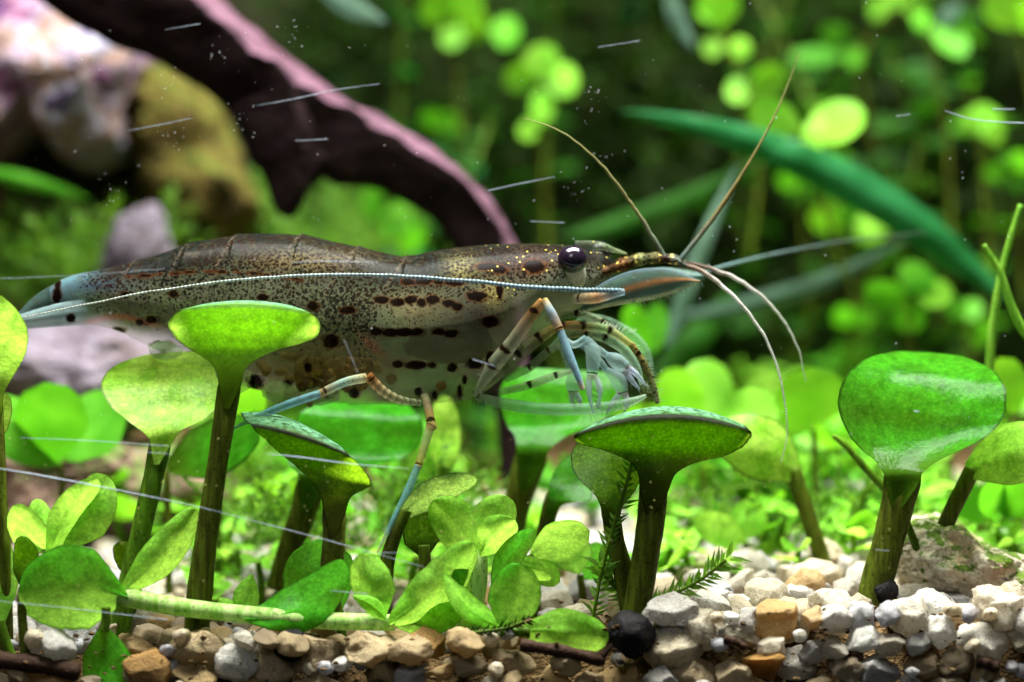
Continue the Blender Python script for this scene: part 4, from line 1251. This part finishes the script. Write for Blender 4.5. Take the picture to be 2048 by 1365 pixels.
def limb(name, path, rads, stops, d=None, alpha=0.75, dots=0.0, segs=14, n=60, parent=shrimp, flat=1.0, gold=0.0, beads=0, bead_amp=0.25, spots=(), thin=None):
    """tapering limb; path (px,py,depth), radii in px, stops [(t, rgb)]"""
    pts = [P(*p) for p in path]
    if beads > 20:      # whip antennae are never quite smooth curves
        pts = spline(np.array([list(p) for p in pts]), 44)
        for q in range(2, 44):
            e = noise.noise(Vector((q * .37, path[0][0], 3))) + .5 * noise.noise(Vector((q * .9, path[0][0], 8)))
            pts[q] += np.array([.4, 0, 1]) * e * .008
    k = len(pts)
    r = np.interp(np.linspace(0, 1, k), np.linspace(0, 1, len(rads)), rads) / 300 * (thin if thin else (0.6 if beads > 20 else 0.74))
    rings = (lambda t: 1 + bead_amp * np.sin(t * beads * 2 * math.pi)) if beads else None
    v, f, t = tube_geo(pts, r, segs, n, flat, rings)
    ts = [s[0] for s in stops]
    cc = np.array([c3(*s[1]) for s in stops])
    c = np.stack([np.interp(t, ts, cc[:, i]) for i in range(3)], -1)
    if beads:
        ph = np.sin(t * beads * 2 * math.pi)
        c = np.clip(c * (1.0 + 0.45 * np.clip(ph, -1, 1))[:, None], 0, .9)
    a = np.full(len(t), alpha if alpha > .9 else alpha * .66)
    spv = np.zeros(len(t))
    yv = v[:, 1]
    ring = np.arange(len(t)) // segs
    cy = np.array([yv[ring == k].mean() if (ring == k).any() else 0 for k in range(ring.max() + 1)])[ring] if spots else 0
    zc = np.array([v[ring == k, 2].mean() for k in range(ring.max() + 1)])[ring] if spots else 0
    fr = np.clip(0.5 + (0.7 * (cy - yv) + 0.7 * (v[:, 2] - zc)) / (2 * r.max()), 0, 1) if spots else 0
    for s0, sw in spots:
        a0 = rp.uniform(-.5, .5)
        spv = np.maximum(spv, np.clip(0.8 - 0.5 * np.abs(t - s0) / sw - 0.5 * (1 - fr), 0, 1))
    return mobj(name, v, f, M['shrimp'], parent, attrs={'col': c, 'alpha': a, 'dots': np.full(len(t), dots), 'spot': spv, 'gold': np.full(len(t), gold)})


def plate(name, top, bot, d0, d1, colf, alpha, parent=shrimp, dots=0.0, gold=0.0, n=40, cols=14, bulge=0.03, spots=()):
    """thin shell plate between two edge curves given in px"""
    a, b = spline(np.array(top, float), n), spline(np.array(bot, float), n)
    V, cc, al, spv = [], [], [], []
    for i in range(n):
        t = i / (n - 1)
        for j in range(cols):
            s = j / (cols - 1)
            q = a[i] * (1 - s) + b[i] * s
            V.append(P(q[0], q[1], d0 + (d1 - d0) * t - bulge * math.sin(math.pi * s)))
            cc.append(colf(t, s))
            al.append(alpha if not callable(alpha) else alpha(t, s))
            spv.append(max([0] + [1 - .5 * math.hypot((q[0] - x) / r, (q[1] - y) / r) for x, y, r in spots]))
    o = mobj(name, V, grid_faces(n, cols), M['shrimp'], parent, attrs={'col': np.array(cc), 'alpha': np.array(al), 'spot': np.array(spv), 'dots': np.full(len(V), dots), 'gold': np.full(len(V), gold)})
    m = o.modifiers.new('thickness', 'SOLIDIFY')
    m.thickness = 0.01
    return o


# organs seen through the shell
def organ(name, px, py, rx, ry, d, col, rough=.12):
    bm = bmesh.new()
    bmesh.ops.create_icosphere(bm, subdivisions=4, radius=1)
    c = P(px, py, d)
    V = []
    for v in bm.verts:
        k = 1 + rough * noise.noise(v.co * 2 + Vector((px, 0, 0)))
        V.append((c.x + v.co.x * rx / 300 * k, c.y + v.co.y * .2 * k, c.z + v.co.z * ry / 300 * k))
    F = [[v.index for v in f.verts] for f in bm.faces]
    bm.free()
    n = len(V)
    return mobj(name, V, F, M['shrimp'], shrimp, attrs={'col': np.tile(c3(*col), (n, 1)), 'alpha': np.full(n, .92), 'dots': np.zeros(n), 'spot': np.zeros(n), 'gold': np.zeros(n)})


organ('stomach', 965, 612, 52, 48, 0, (60, 48, 38))
organ('liver', 870, 630, 62, 42, 0, (132, 106, 62))
organ('gut', 900, 690, 90, 40, .05, (112, 104, 74))
vv, ff, off = [], [], 0
for _ in range(90):
    ex, ey = rp.gauss(650, 62), rp.gauss(748, 22)
    c, r_ = P(ex, ey, rp.uniform(-.28, .1)), rp.uniform(8, 12) / 300
    a, f = src[_ % 6]
    nrm = a / np.linalg.norm(a, axis=1)[:, None]
    vv.append(nrm * r_ + np.array(c))
    ff.append(f + off)
    off += len(a)
vv = np.concatenate(vv)
o = mobj('eggs', vv, np.concatenate(ff), M['shrimp'], shrimp, attrs={'col': np.tile(c3(136, 104, 48), (len(vv), 1)), 'alpha': np.full(len(vv), .7), 'dots': np.zeros(len(vv)), 'spot': np.zeros(len(vv)), 'gold': np.zeros(len(vv))})
o['kind'] = 'stuff'
# tail fan
plate('tail_fan', [(150, 560), (110, 570), (70, 595), (38, 628)], [(170, 625), (120, 625), (70, 632), (36, 642)], -.02, .0, lambda t, s: c3(74, 96, 92) * (1 - .3 * s), lambda t, s: .6 * min(1, t * 3))
plate('tail_fan', [(175, 600), (120, 608), (70, 622), (34, 634)], [(180, 650), (120, 652), (80, 655), (30, 658)], -.14, -.2, lambda t, s: c3(140, 164, 166) * (.8 + .3 * math.sin(s * 20)), lambda t, s: .5 * min(1, t * 2.5), spots=((142, 636, 9),))
plate('tail_fan', [(175, 605), (110, 612), (60, 622), (40, 630)], [(180, 648), (120, 650), (80, 652), (38, 652)], .14, .2, lambda t, s: c3(130, 150, 150), lambda t, s: .4 * min(1, t * 2.5))
# swimmerets under the belly: thin translucent flaps with dark dashes
for k, (x, y, w, h) in enumerate([(330, 690, 70, 40), (470, 740, 80, 62), (560, 770, 80, 48), (640, 780, 80, 40)]):
    plate('swimmeret', [(x - w / 2, y), (x, y - 8), (x + w / 2, y + 6)], [(x - w / 2 + 5, y + h * .5), (x, y + h * .8), (x + w / 2, y + h * .5)], -.2, -.2, lambda t, s: c3(180, 196, 160), .35, spots=((513, 764, 15),))
# rostrum and eyes
limb('rostrum', [(1150, 494, -.02), (1195, 492, -.02), (1225, 500, -.02), (1254, 508, -.02)], (16, 12, 7, 1.5), [(0, (88, 92, 84)), (.6, (120, 140, 100)), (1, (190, 200, 150))], alpha=.9, gold=.5, dots=.5, flat=.4)


def ball(name, px, py, r, d, mat, parent, sq=(1, 1, 1)):
    bm = bmesh.new()
    bmesh.ops.create_uvsphere(bm, u_segments=40, v_segments=24, radius=PX(r, d))
    p = P(px, py, d)
    V = [(v.co.x * sq[0] + p.x, v.co.y * sq[1] + p.y, v.co.z * sq[2] + p.z) for v in bm.verts]
    F = [[v.index for v in f.verts] for f in bm.faces]
    bm.free()
    return mobj(name, V, F, mat, parent)


e1 = ball('eye', 1145, 519, 30, -.36, M['eye'], shrimp, (1, .9, .93))
limb('eye_stalk', [(1158, 566, -.2), (1152, 548, -.27), (1147, 532, -.34)], (18, 27, 26), [(0, (190, 190, 170)), (1, (232, 228, 214))], alpha=.95, parent=e1, n=20, segs=20)
e2 = ball('eye', 1198, 506, 26, .30, M['eye'], shrimp, (1, .9, .9))
limb('eye_stalk', [(1185, 548, .16), (1192, 528, .22), (1197, 512, .28)], (16, 22, 22), [(0, (180, 180, 160)), (1, (220, 216, 200))], alpha=.9, parent=e2, n=20, segs=16)
# antennule stalks, antennal scale
for d, y in ((-.14, 0), (.12, -4)):
    limb('antennule_base', [(1205, 545, d * .8), (1245, 532 + y, d), (1290, 520 + y, d), (1340, 520 + y, d), (1372, 532 + y, d)], (10, 15, 13, 11, 7), [(0, (110, 84, 60)), (.3, (96, 62, 30)), (.5, (120, 130, 80)), (.7, (70, 46, 30)), (1, (110, 130, 120))], alpha=.97, dots=.8, gold=1.0, beads=5, bead_amp=.1)


def scale_col(t, s):
    c = c3(64, 88, 74) * (0.82 + 0.3 * (math.sin(s * 44 + t * 9) > .3))
    b = math.exp(-((s - (.15 + .35 * (1 - t) + .18)) / .09) ** 2) * (t > .35)
    c = c * (1 - b) + c3(190, 128, 78) * b
    if s < .1:
        c = c3(84, 104, 112)
    if s > .9:
        c = c3(150, 156, 116)
    return c


plate('antennal_scale', [(1168, 590), (1220, 558), (1270, 540), (1320, 536), (1365, 546), (1402, 562)], [(1160, 628), (1210, 616), (1260, 607), (1310, 598), (1360, 582), (1402, 564)], -.3, -.34, scale_col, .55)
plate('antennal_scale', [(1180, 580), (1240, 556), (1290, 540), (1340, 536), (1405, 550)], [(1180, 612), (1240, 604), (1300, 592), (1350, 576), (1408, 553)], .2, .24, lambda t, s: c3(100, 124, 118), .8)
limb('antenna_base', [(1150, 598, -.34), (1190, 596, -.42), (1225, 588, -.46), (1248, 584, -.44)], (14, 15, 13, 9), [(0, (150, 150, 120)), (.5, (170, 130, 90)), (.8, (150, 160, 170)), (1, (140, 170, 180))], alpha=.9, gold=.3, spots=((.15, .04),))
# long whip antennae
limb('antenna', [(1240, 582, -.46), (1150, 580, -.58), (1040, 573, -.62), (900, 559, -.64), (760, 551, -.64), (620, 551, -.62), (480, 560, -.56), (340, 578, -.48), (220, 599, -.40), (130, 618, -.34), (30, 638, -.3)], (8.5, 7.5, 6.6, 6, 5.4, 4.8, 4.2, 3.6, 3.0, 2.4, 1.6), [(0, (110, 132, 142)), (.3, (140, 156, 162)), (1, (190, 192, 180))], alpha=.93, n=900, segs=8, beads=150, bead_amp=.14)
limb('antenna', [(1390, 550, .3), (1450, 532, .6), (1530, 512, 1.0), (1620, 494, 1.4), (1720, 478, 1.8), (1850, 466, 2.2)], (6, 5, 4, 3, 2, 1.5), [(0, (120, 150, 150)), (1, (90, 100, 90))], alpha=.85, segs=8, n=80)
for pth, rd, st in [
    ([(1332, 520, -.12), (1308, 478, -.14), (1268, 416, -.16), (1218, 348, -.18), (1165, 294, -.2), (1110, 258, -.2), (1048, 237, -.2)], (8, 7, 5.6, 4.4, 3.2, 2.4, 1.2), [(0, (110, 130, 118)), (.3, (132, 126, 84)), (1, (150, 150, 96))]),
    ([(1362, 518, .05), (1390, 484, .06), (1432, 428, .08), (1482, 352, .1), (1530, 270, .12), (1568, 190, .14), (1598, 108, .16)], (9, 8.5, 6.5, 4.4, 3.4, 2.4, 1.2), [(0, (90, 110, 104)), (.3, (120, 104, 60)), (1, (150, 146, 96))]),
    ([(1352, 528, -.12), (1395, 540, -.14), (1440, 568, -.16), (1490, 618, -.18), (1530, 676, -.18), (1556, 740, -.18), (1570, 810, -.18), (1574, 870, -.18), (1562, 925, -.18)], (9, 8, 6, 5, 4.2, 3.4, 2.4, 1.8, 1), [(0, (80, 60, 48)), (.1, (140, 120, 106)), (.22, (214, 208, 200)), (1, (206, 214, 198))]),
    ([(1362, 526, .05), (1405, 534, .06), (1460, 552, .08), (1520, 590, .1), (1565, 640, .12), (1595, 695, .12), (1612, 765, .12)], (8.5, 7.5, 6, 5, 4, 3, 1.2), [(0, (70, 56, 52)), (.14, (140, 122, 110)), (.3, (210, 204, 198)), (1, (180, 194, 166))]),
]:
    limb('antennule', pth, rd, st, alpha=.96, n=420, segs=8, beads=90, bead_amp=.10)

BL, PB, TN, BR = (124, 164, 176), (170, 200, 200), (178, 150, 96), (96, 60, 28)
# walking legs (near side)
lg = limb('walking_leg', [(850, 792, -.32), (858, 825, -.4), (864, 858, -.46)], (11, 12, 13), [(0, (170, 170, 130)), (.6, (150, 110, 70)), (1, (170, 140, 90))], alpha=.85, spots=((.75, .1),))
limb('lower_leg', [(862, 850, -.46), (848, 895, -.5), (836, 935, -.54)], (13, 11, 10), [(0, (170, 130, 80)), (.3, (150, 168, 110)), (.8, (150, 140, 70)), (1, (160, 110, 50))], alpha=.85, parent=lg, spots=((.9, .04), (.02, .03)))
limb('foot', [(836, 932, -.54), (812, 990, -.58), (785, 1045, -.62), (754, 1106, -.66)], (10, 10, 8, 3), [(0, (110, 160, 150)), (.7, (96, 150, 158)), (.9, (190, 190, 150)), (1, (200, 170, 120))], alpha=.85, parent=lg)
lg = limb('walking_leg', [(840, 806, -.34), (800, 800, -.42), (765, 782, -.46), (736, 752, -.5)], (8, 11, 13, 14), [(0, (160, 170, 130)), (.6, (160, 150, 110)), (1, (150, 90, 40))], alpha=.75, beads=9, bead_amp=.05, spots=((.92, .04),))
limb('lower_leg', [(732, 756, -.5), (690, 765, -.54), (640, 788, -.58)], (13, 12, 11), [(0, (190, 180, 130)), (.5, (130, 160, 150)), (1, (150, 120, 70))], alpha=.85, parent=lg, spots=((.86, .06),))
limb('foot', [(640, 788, -.58), (580, 808, -.62), (520, 832, -.66), (466, 858, -.68)], (11, 11, 9, 3), [(0, (110, 150, 160)), (.7, (96, 146, 160)), (1, (130, 166, 172))], alpha=.8, parent=lg)
# first big leg: up from the belly to a bent knee at the mouth, then down
lg = limb('walking_leg', [(950, 790, -.34), (985, 735, -.4), (1025, 685, -.44), (1060, 635, -.48), (1086, 602, -.5)], (5, 20, 19, 16, 12), [(0, (150, 160, 130)), (.5, (140, 146, 118)), (.85, (110, 74, 44)), (1, (190, 140, 80))], alpha=.72, gold=.2, spots=((.48, .05), (.3, .04), (.88, .05)))
limb('lower_leg', [(1088, 600, -.5), (1104, 628, -.54), (1120, 662, -.57)], (10, 12, 12), [(0, (180, 150, 80)), (.4, (130, 150, 160)), (1, (170, 130, 70))], alpha=.92, parent=lg, gold=.5, spots=((.92, .06),))
limb('foot', [(1120, 660, -.57), (1138, 708, -.6), (1154, 748, -.62), (1166, 780, -.62)], (10, 11, 9, 7), [(0, (120, 150, 160)), (.8, (128, 168, 184)), (.92, (190, 176, 150)), (1, (196, 180, 150))], alpha=.94, parent=lg)
lg = limb('walking_leg', [(960, 780, -.2), (1010, 735, -.24), (1060, 690, -.28), (1110, 655, -.3)], (5, 20, 18, 12), [(0, (150, 165, 130)), (.7, (150, 150, 110)), (1, (180, 150, 80))], alpha=.6, gold=.3, spots=((.55, .05), (.8, .05)))
limb('lower_leg', [(1110, 652, -.3), (1160, 652, -.3), (1215, 660, -.3), (1262, 690, -.3)], (11, 13, 12, 9), [(0, (160, 120, 60)), (.3, (120, 90, 50)), (.6, (150, 180, 120)), (1, (190, 170, 100))], alpha=.88, parent=lg, dots=.3, spots=((.12, .05), (.35, .06), (.68, .05)))
limb('foot', [(1262, 688, -.3), (1288, 728, -.3), (1306, 770, -.3), (1316, 808, -.3)], (9, 9, 8, 6), [(0, (170, 150, 80)), (.5, (110, 110, 60)), (1, (150, 160, 110))], alpha=.92, parent=lg, dots=.7, spots=((.2, .06),))
# long pale mouth leg along the bottom
limb('mouth_leg', [(950, 792, -.24), (1010, 808, -.3), (1090, 818, -.34), (1180, 818, -.36), (1250, 808, -.36), (1292, 792, -.34)], (10, 15, 16, 15, 13, 5), [(0, (160, 176, 130)), (.3, (140, 190, 150)), (.7, (170, 210, 180)), (1, (190, 215, 190))], alpha=.6, spots=((.03, .02),))
limb('mouth_leg', [(1120, 672, -.16), (1180, 668, -.2), (1236, 690, -.2), (1270, 730, -.2), (1284, 770, -.2)], (9, 13, 14, 12, 6), [(0, (150, 130, 80)), (.4, (140, 170, 130)), (1, (170, 210, 180))], alpha=.65, spots=((.25, .04), (.42, .04)))
limb('mouth_leg', [(1100, 700, .1), (1170, 640, .12), (1240, 655, .14), (1290, 700, .14), (1304, 760, .14)], (8, 12, 13, 12, 6), [(0, (140, 180, 140)), (1, (180, 220, 190))], alpha=.5)
# small brush claws: thin arm, flared cuff, oval palm and two fingers ending in bristles
GLS = [(0, (150, 182, 186)), (.5, (176, 204, 200)), (1, (156, 194, 196))]
brush_tips = []
for arm, palm, f1, f2 in [
    ([(1118, 668, -.40), (1146, 690, -.44), (1172, 676, -.46)], [(1170, 676, -.46), (1186, 705, -.47), (1184, 752, -.47)], [(1180, 750, -.47), (1178, 785, -.48), (1186, 826, -.48)], [(1188, 750, -.47), (1200, 780, -.48), (1196, 818, -.48)]),
    ([(1180, 690, -.38), (1198, 700, -.40), (1214, 712, -.42)], [(1212, 710, -.42), (1232, 722, -.43), (1256, 738, -.43)], [(1252, 734, -.43), (1272, 748, -.44), (1292, 772, -.44)], [(1250, 742, -.43), (1264, 762, -.44), (1280, 780, -.44)]),
    ([(1160, 690, -.30), (1190, 712, -.31), (1214, 742, -.32)], [(1212, 740, -.32), (1236, 760, -.33), (1246, 790, -.33)], [(1242, 786, -.33), (1226, 806, -.34), (1214, 828, -.34)], [(1250, 788, -.33), (1254, 808, -.34), (1246, 830, -.34)]),
    ([(1120, 690, -.10), (1134, 720, -.12), (1142, 748, -.12)], [(1142, 746, -.12), (1146, 766, -.12), (1146, 786, -.12)], [(1143, 784, -.12), (1144, 802, -.12), (1150, 816, -.12)], [(1149, 784, -.12), (1158, 800, -.12), (1162, 812, -.12)]),
]:
    cl = limb('claw', arm, (6, 9, 8), GLS, alpha=.55, thin=.8, gold=.3)
    limb('palm', palm, (8, 19, 13), GLS, alpha=.5, parent=cl, thin=.8, spots=((.9, .05),))
    for f in (f1, f2):
        limb('finger', f, (9, 8, 2), [(0, (178, 140, 120)), (.25, (196, 200, 224)), (1, (190, 206, 226))], alpha=.7, parent=cl, thin=.7, segs=10, n=24)
        brush_tips.append(f)
# feeding legs with hairy joints curving round the claws
for pth in ([(1090, 640, -.2), (1150, 628, -.2), (1196, 640, -.22), (1236, 668, -.24)], [(1010, 760, -.18), (1060, 735, -.22), (1100, 700, -.26), (1130, 690, -.26)], [(1000, 785, -.3), (1060, 770, -.34), (1110, 752, -.36), (1150, 742, -.36)]):
    limb('feeding_leg', pth, (9, 11, 10, 5), [(0, (150, 160, 120)), (.5, (128, 140, 104)), (1, (176, 186, 150))], alpha=.62, dots=.35, gold=.3, spots=((.4, .05), (.75, .04)))


# setae: fine hairs on scale, legs and belly edge
def hairs(name, specs, parent, r=.0016):
    vv, ff = [], []
    for a, b in specs:
        a, b = Vector(a), Vector(b)
        ax = (b - a)
        s1 = ax.cross(Vector((0, 1, 0))).normalized() * r
        s2 = ax.cross(s1).normalized() * r
        n = len(vv)
        vv += [a + s1, a - s1 * .5 + s2 * .9, a - s1 * .5 - s2 * .9, b]
        ff += [(n, n + 1, n + 3), (n + 1, n + 2, n + 3), (n + 2, n, n + 3)]
    k = len(vv)
    o = mobj(name, np.array(vv), np.array(ff), M['shrimp'], parent, attrs={'col': np.tile(c3(205, 215, 190), (k, 1)), 'alpha': np.full(k, .8), 'dots': np.zeros(k), 'spot': np.zeros(k), 'gold': np.zeros(k)})
    o['kind'] = 'stuff'
    return o


hs = []
for f in brush_tips:
    for k in range(16):
        q = f[1] if k % 2 else f[2]
        x, y = q[0] + rp.uniform(-4, 4), q[1] + rp.uniform(-14, 2)
        hs.append((P(x, y, q[2]), P(x + rp.uniform(-4, 16), y + rp.uniform(10, 26), q[2] - .02)))
for i in range(110):
    t = rp.random()
    x = 1250 + 150 * t
    y = np.interp(x, [1250, 1310, 1360, 1402], [607, 598, 582, 564])
    hs.append((P(x, y - 6, -.33), P(x + rp.uniform(4, 14), y + rp.uniform(5, 14), -.33)))
for i in range(60):
    x = rp.uniform(900, 1290)
    y = np.interp(x, [900, 950, 1010, 1090, 1180, 1250, 1290], [800, 800, 822, 834, 832, 820, 798])
    hs.append((P(x, y - 4, -.3), P(x + rp.uniform(-6, 8), y + rp.uniform(5, 14), -.3)))
for i in range(70):
    t = rp.random()
    x, y = np.interp(t, [0, .5, 1], [1266, 1300, 1316]), np.interp(t, [0, .5, 1], [690, 755, 808])
    s = rp.choice((-1, 1))
    hs.append((P(x, y, -.3), P(x + s * rp.uniform(12, 24), y - rp.uniform(-6, 8), -.3)))
for i in range(60):
    x = rp.uniform(1180, 1196)
    y = rp.uniform(765, 815)
    hs.append((P(x, y, -.48), P(x + rp.uniform(8, 26), y + rp.uniform(6, 16), -.48)))
for i in range(40):
    x = rp.uniform(1200, 1265)
    hs.append((P(x, 655 - (x - 1200) * -.2, -.3), P(x + rp.uniform(5, 14), 640 + (x - 1200) * .25, -.3)))
hairs('hairs', hs, shrimp)

# ------------------------------------------------------------------ front glass with scratches and algae specks
gz = [-2.6, 2.6]
V = [(-4, GLASS_Y, -2.6), (4, GLASS_Y, -2.6), (4, GLASS_Y, 2.8), (-4, GLASS_Y, 2.8), (-4, GLASS_Y - .08, -2.6), (4, GLASS_Y - .08, -2.6), (4, GLASS_Y - .08, 2.8), (-4, GLASS_Y - .08, 2.8)]
F = [(0, 1, 2, 3), (7, 6, 5, 4), (0, 4, 5, 1), (2, 6, 7, 3), (1, 5, 6, 2), (0, 3, 7, 4)]
glass = mobj('front_glass', V, F, M['glass'], smooth=False, base=(0, 0, 0))
tag(glass, 'clear scratched front pane of the aquarium', kind='structure')
gd = GLASS_Y - .084
for pth, r in [
    ([(-10, 936), (60, 948), (180, 970), (330, 1000), (430, 1022)], (1, 2.6, 2.0, 1.4, .7)),
    ([(430, 1022), (560, 1056), (680, 1088), (850, 1135)], (.7, 1, 1, .5)),
    ([(530, 908), (600, 915), (700, 928), (820, 938)], (.6, 2, 1.4, .6)),
    ([(-10, 1202), (120, 1215), (250, 1230), (335, 1240)], (.8, .9, 1, 1.4)),
    ([(40, 876), (180, 882), (340, 893)], (.5, .9, .7)),
    ([(270, 903), (345, 909)], (.8, .6)),
    ([(512, 212), (590, 198), (668, 181), (760, 168)], (.4, 1.1, 1.2, .4)),
    ([(255, 262), (320, 250), (385, 236)], (.5, .9, .5)),
    ([(590, 282), (655, 279)], (.7, .9)),
    ([(330, 60), (400, 48)], (.4, .9)),
    ([(975, 382), (1040, 368), (1110, 354)], (1, 1.1, .5)),
    ([(1060, 443), (1130, 446)], (.7, .8)),
    ([(1195, 95), (1280, 82)], (.6, .7)),
    ([(580, 526), (650, 523), (755, 525)], (.5, 1.1, .8)),
    ([(0, 558), (170, 550), (330, 538)], (.7, .5, .6)),
    ([(688, 680), (705, 720), (716, 748)], (.9, .9, .8)),
    ([(945, 719), (990, 733)], (1.2, .7)),
    ([(1890, 222), (1940, 238), (2000, 245), (2060, 247)], (1, 1.6, 1.8, 1.8)),
    ([(1985, 219), (2030, 219)], (1.5, 1.3)),
    ([(1793, 233), (1820, 229)], (.8, .9)),
    ([(1828, 823), (1838, 824)], (2, 2)),
    ([(1240, 737), (1260, 742)], (.7, .5)),
    ([(660, 1182), (735, 1188)], (.6, .8)),
    ([(720, 1105), (800, 1106)], (.8, .5)),
    ([(1868, 30), (1875, 66)], (.4, .4)),
    ([(1750, 1100), (1780, 1102)], (.6, .6)),
]:
    v, f, _ = tube_geo(px_path(pth, gd), np.interp(np.linspace(0, 1, len(pth)), np.linspace(0, 1, len(r)), r) / 520, 5, 24)
    mobj('scratch', v, f, M['scratch'], glass)


def specks(name, pts, mat):
    vv, ff = [], []
    for x, y, r in pts:
        c = P(x, y, gd)
        r = r / 320
        n = len(vv)
        a = rp.uniform(0, 3.14)
        for k in range(5):
            e = r * rp.uniform(.6, 1.2)
            vv.append(c + Vector((e * math.cos(a + k * 1.257), 0, e * math.sin(a + k * 1.257))))
        vv.append(c + Vector((0, -r * .6, 0)))
        ff += [(n + k, n + (k + 1) % 5, n + 5) for k in range(5)]
    o = mobj(name, np.array(vv), np.array(ff), mat, glass)
    o['kind'] = 'stuff'


pts = []
for _ in range(1500):
    x, y = rp.uniform(-5, 2050), rp.uniform(830, 1200)
    if rp.random() < math.exp(-((y - 1000) / 120) ** 2) * (.35 + .65 * noise.noise(Vector((x * .006, y * .006, 0)))):
        pts.append((x, y, rp.choice((.7, .9, 1.2, 1.7))))
specks('algae_specks', pts, M['algae'])
pts = [(rp.uniform(0, 2048), rp.uniform(0, 900), rp.choice((.6, .7, .8, 1.0, 1.4))) for _ in range(170)]
for cx, cy in ((330, 170), (440, 110), (340, 280), (225, 385), (480, 250), (575, 65), (1190, 200), (1210, 320), (1150, 380)):
    pts += [(rp.gauss(cx, 14), rp.gauss(cy, 18), rp.choice((.5, .7, 1.1))) for _ in range(14)]
specks('dust_specks', pts, M['dust'])
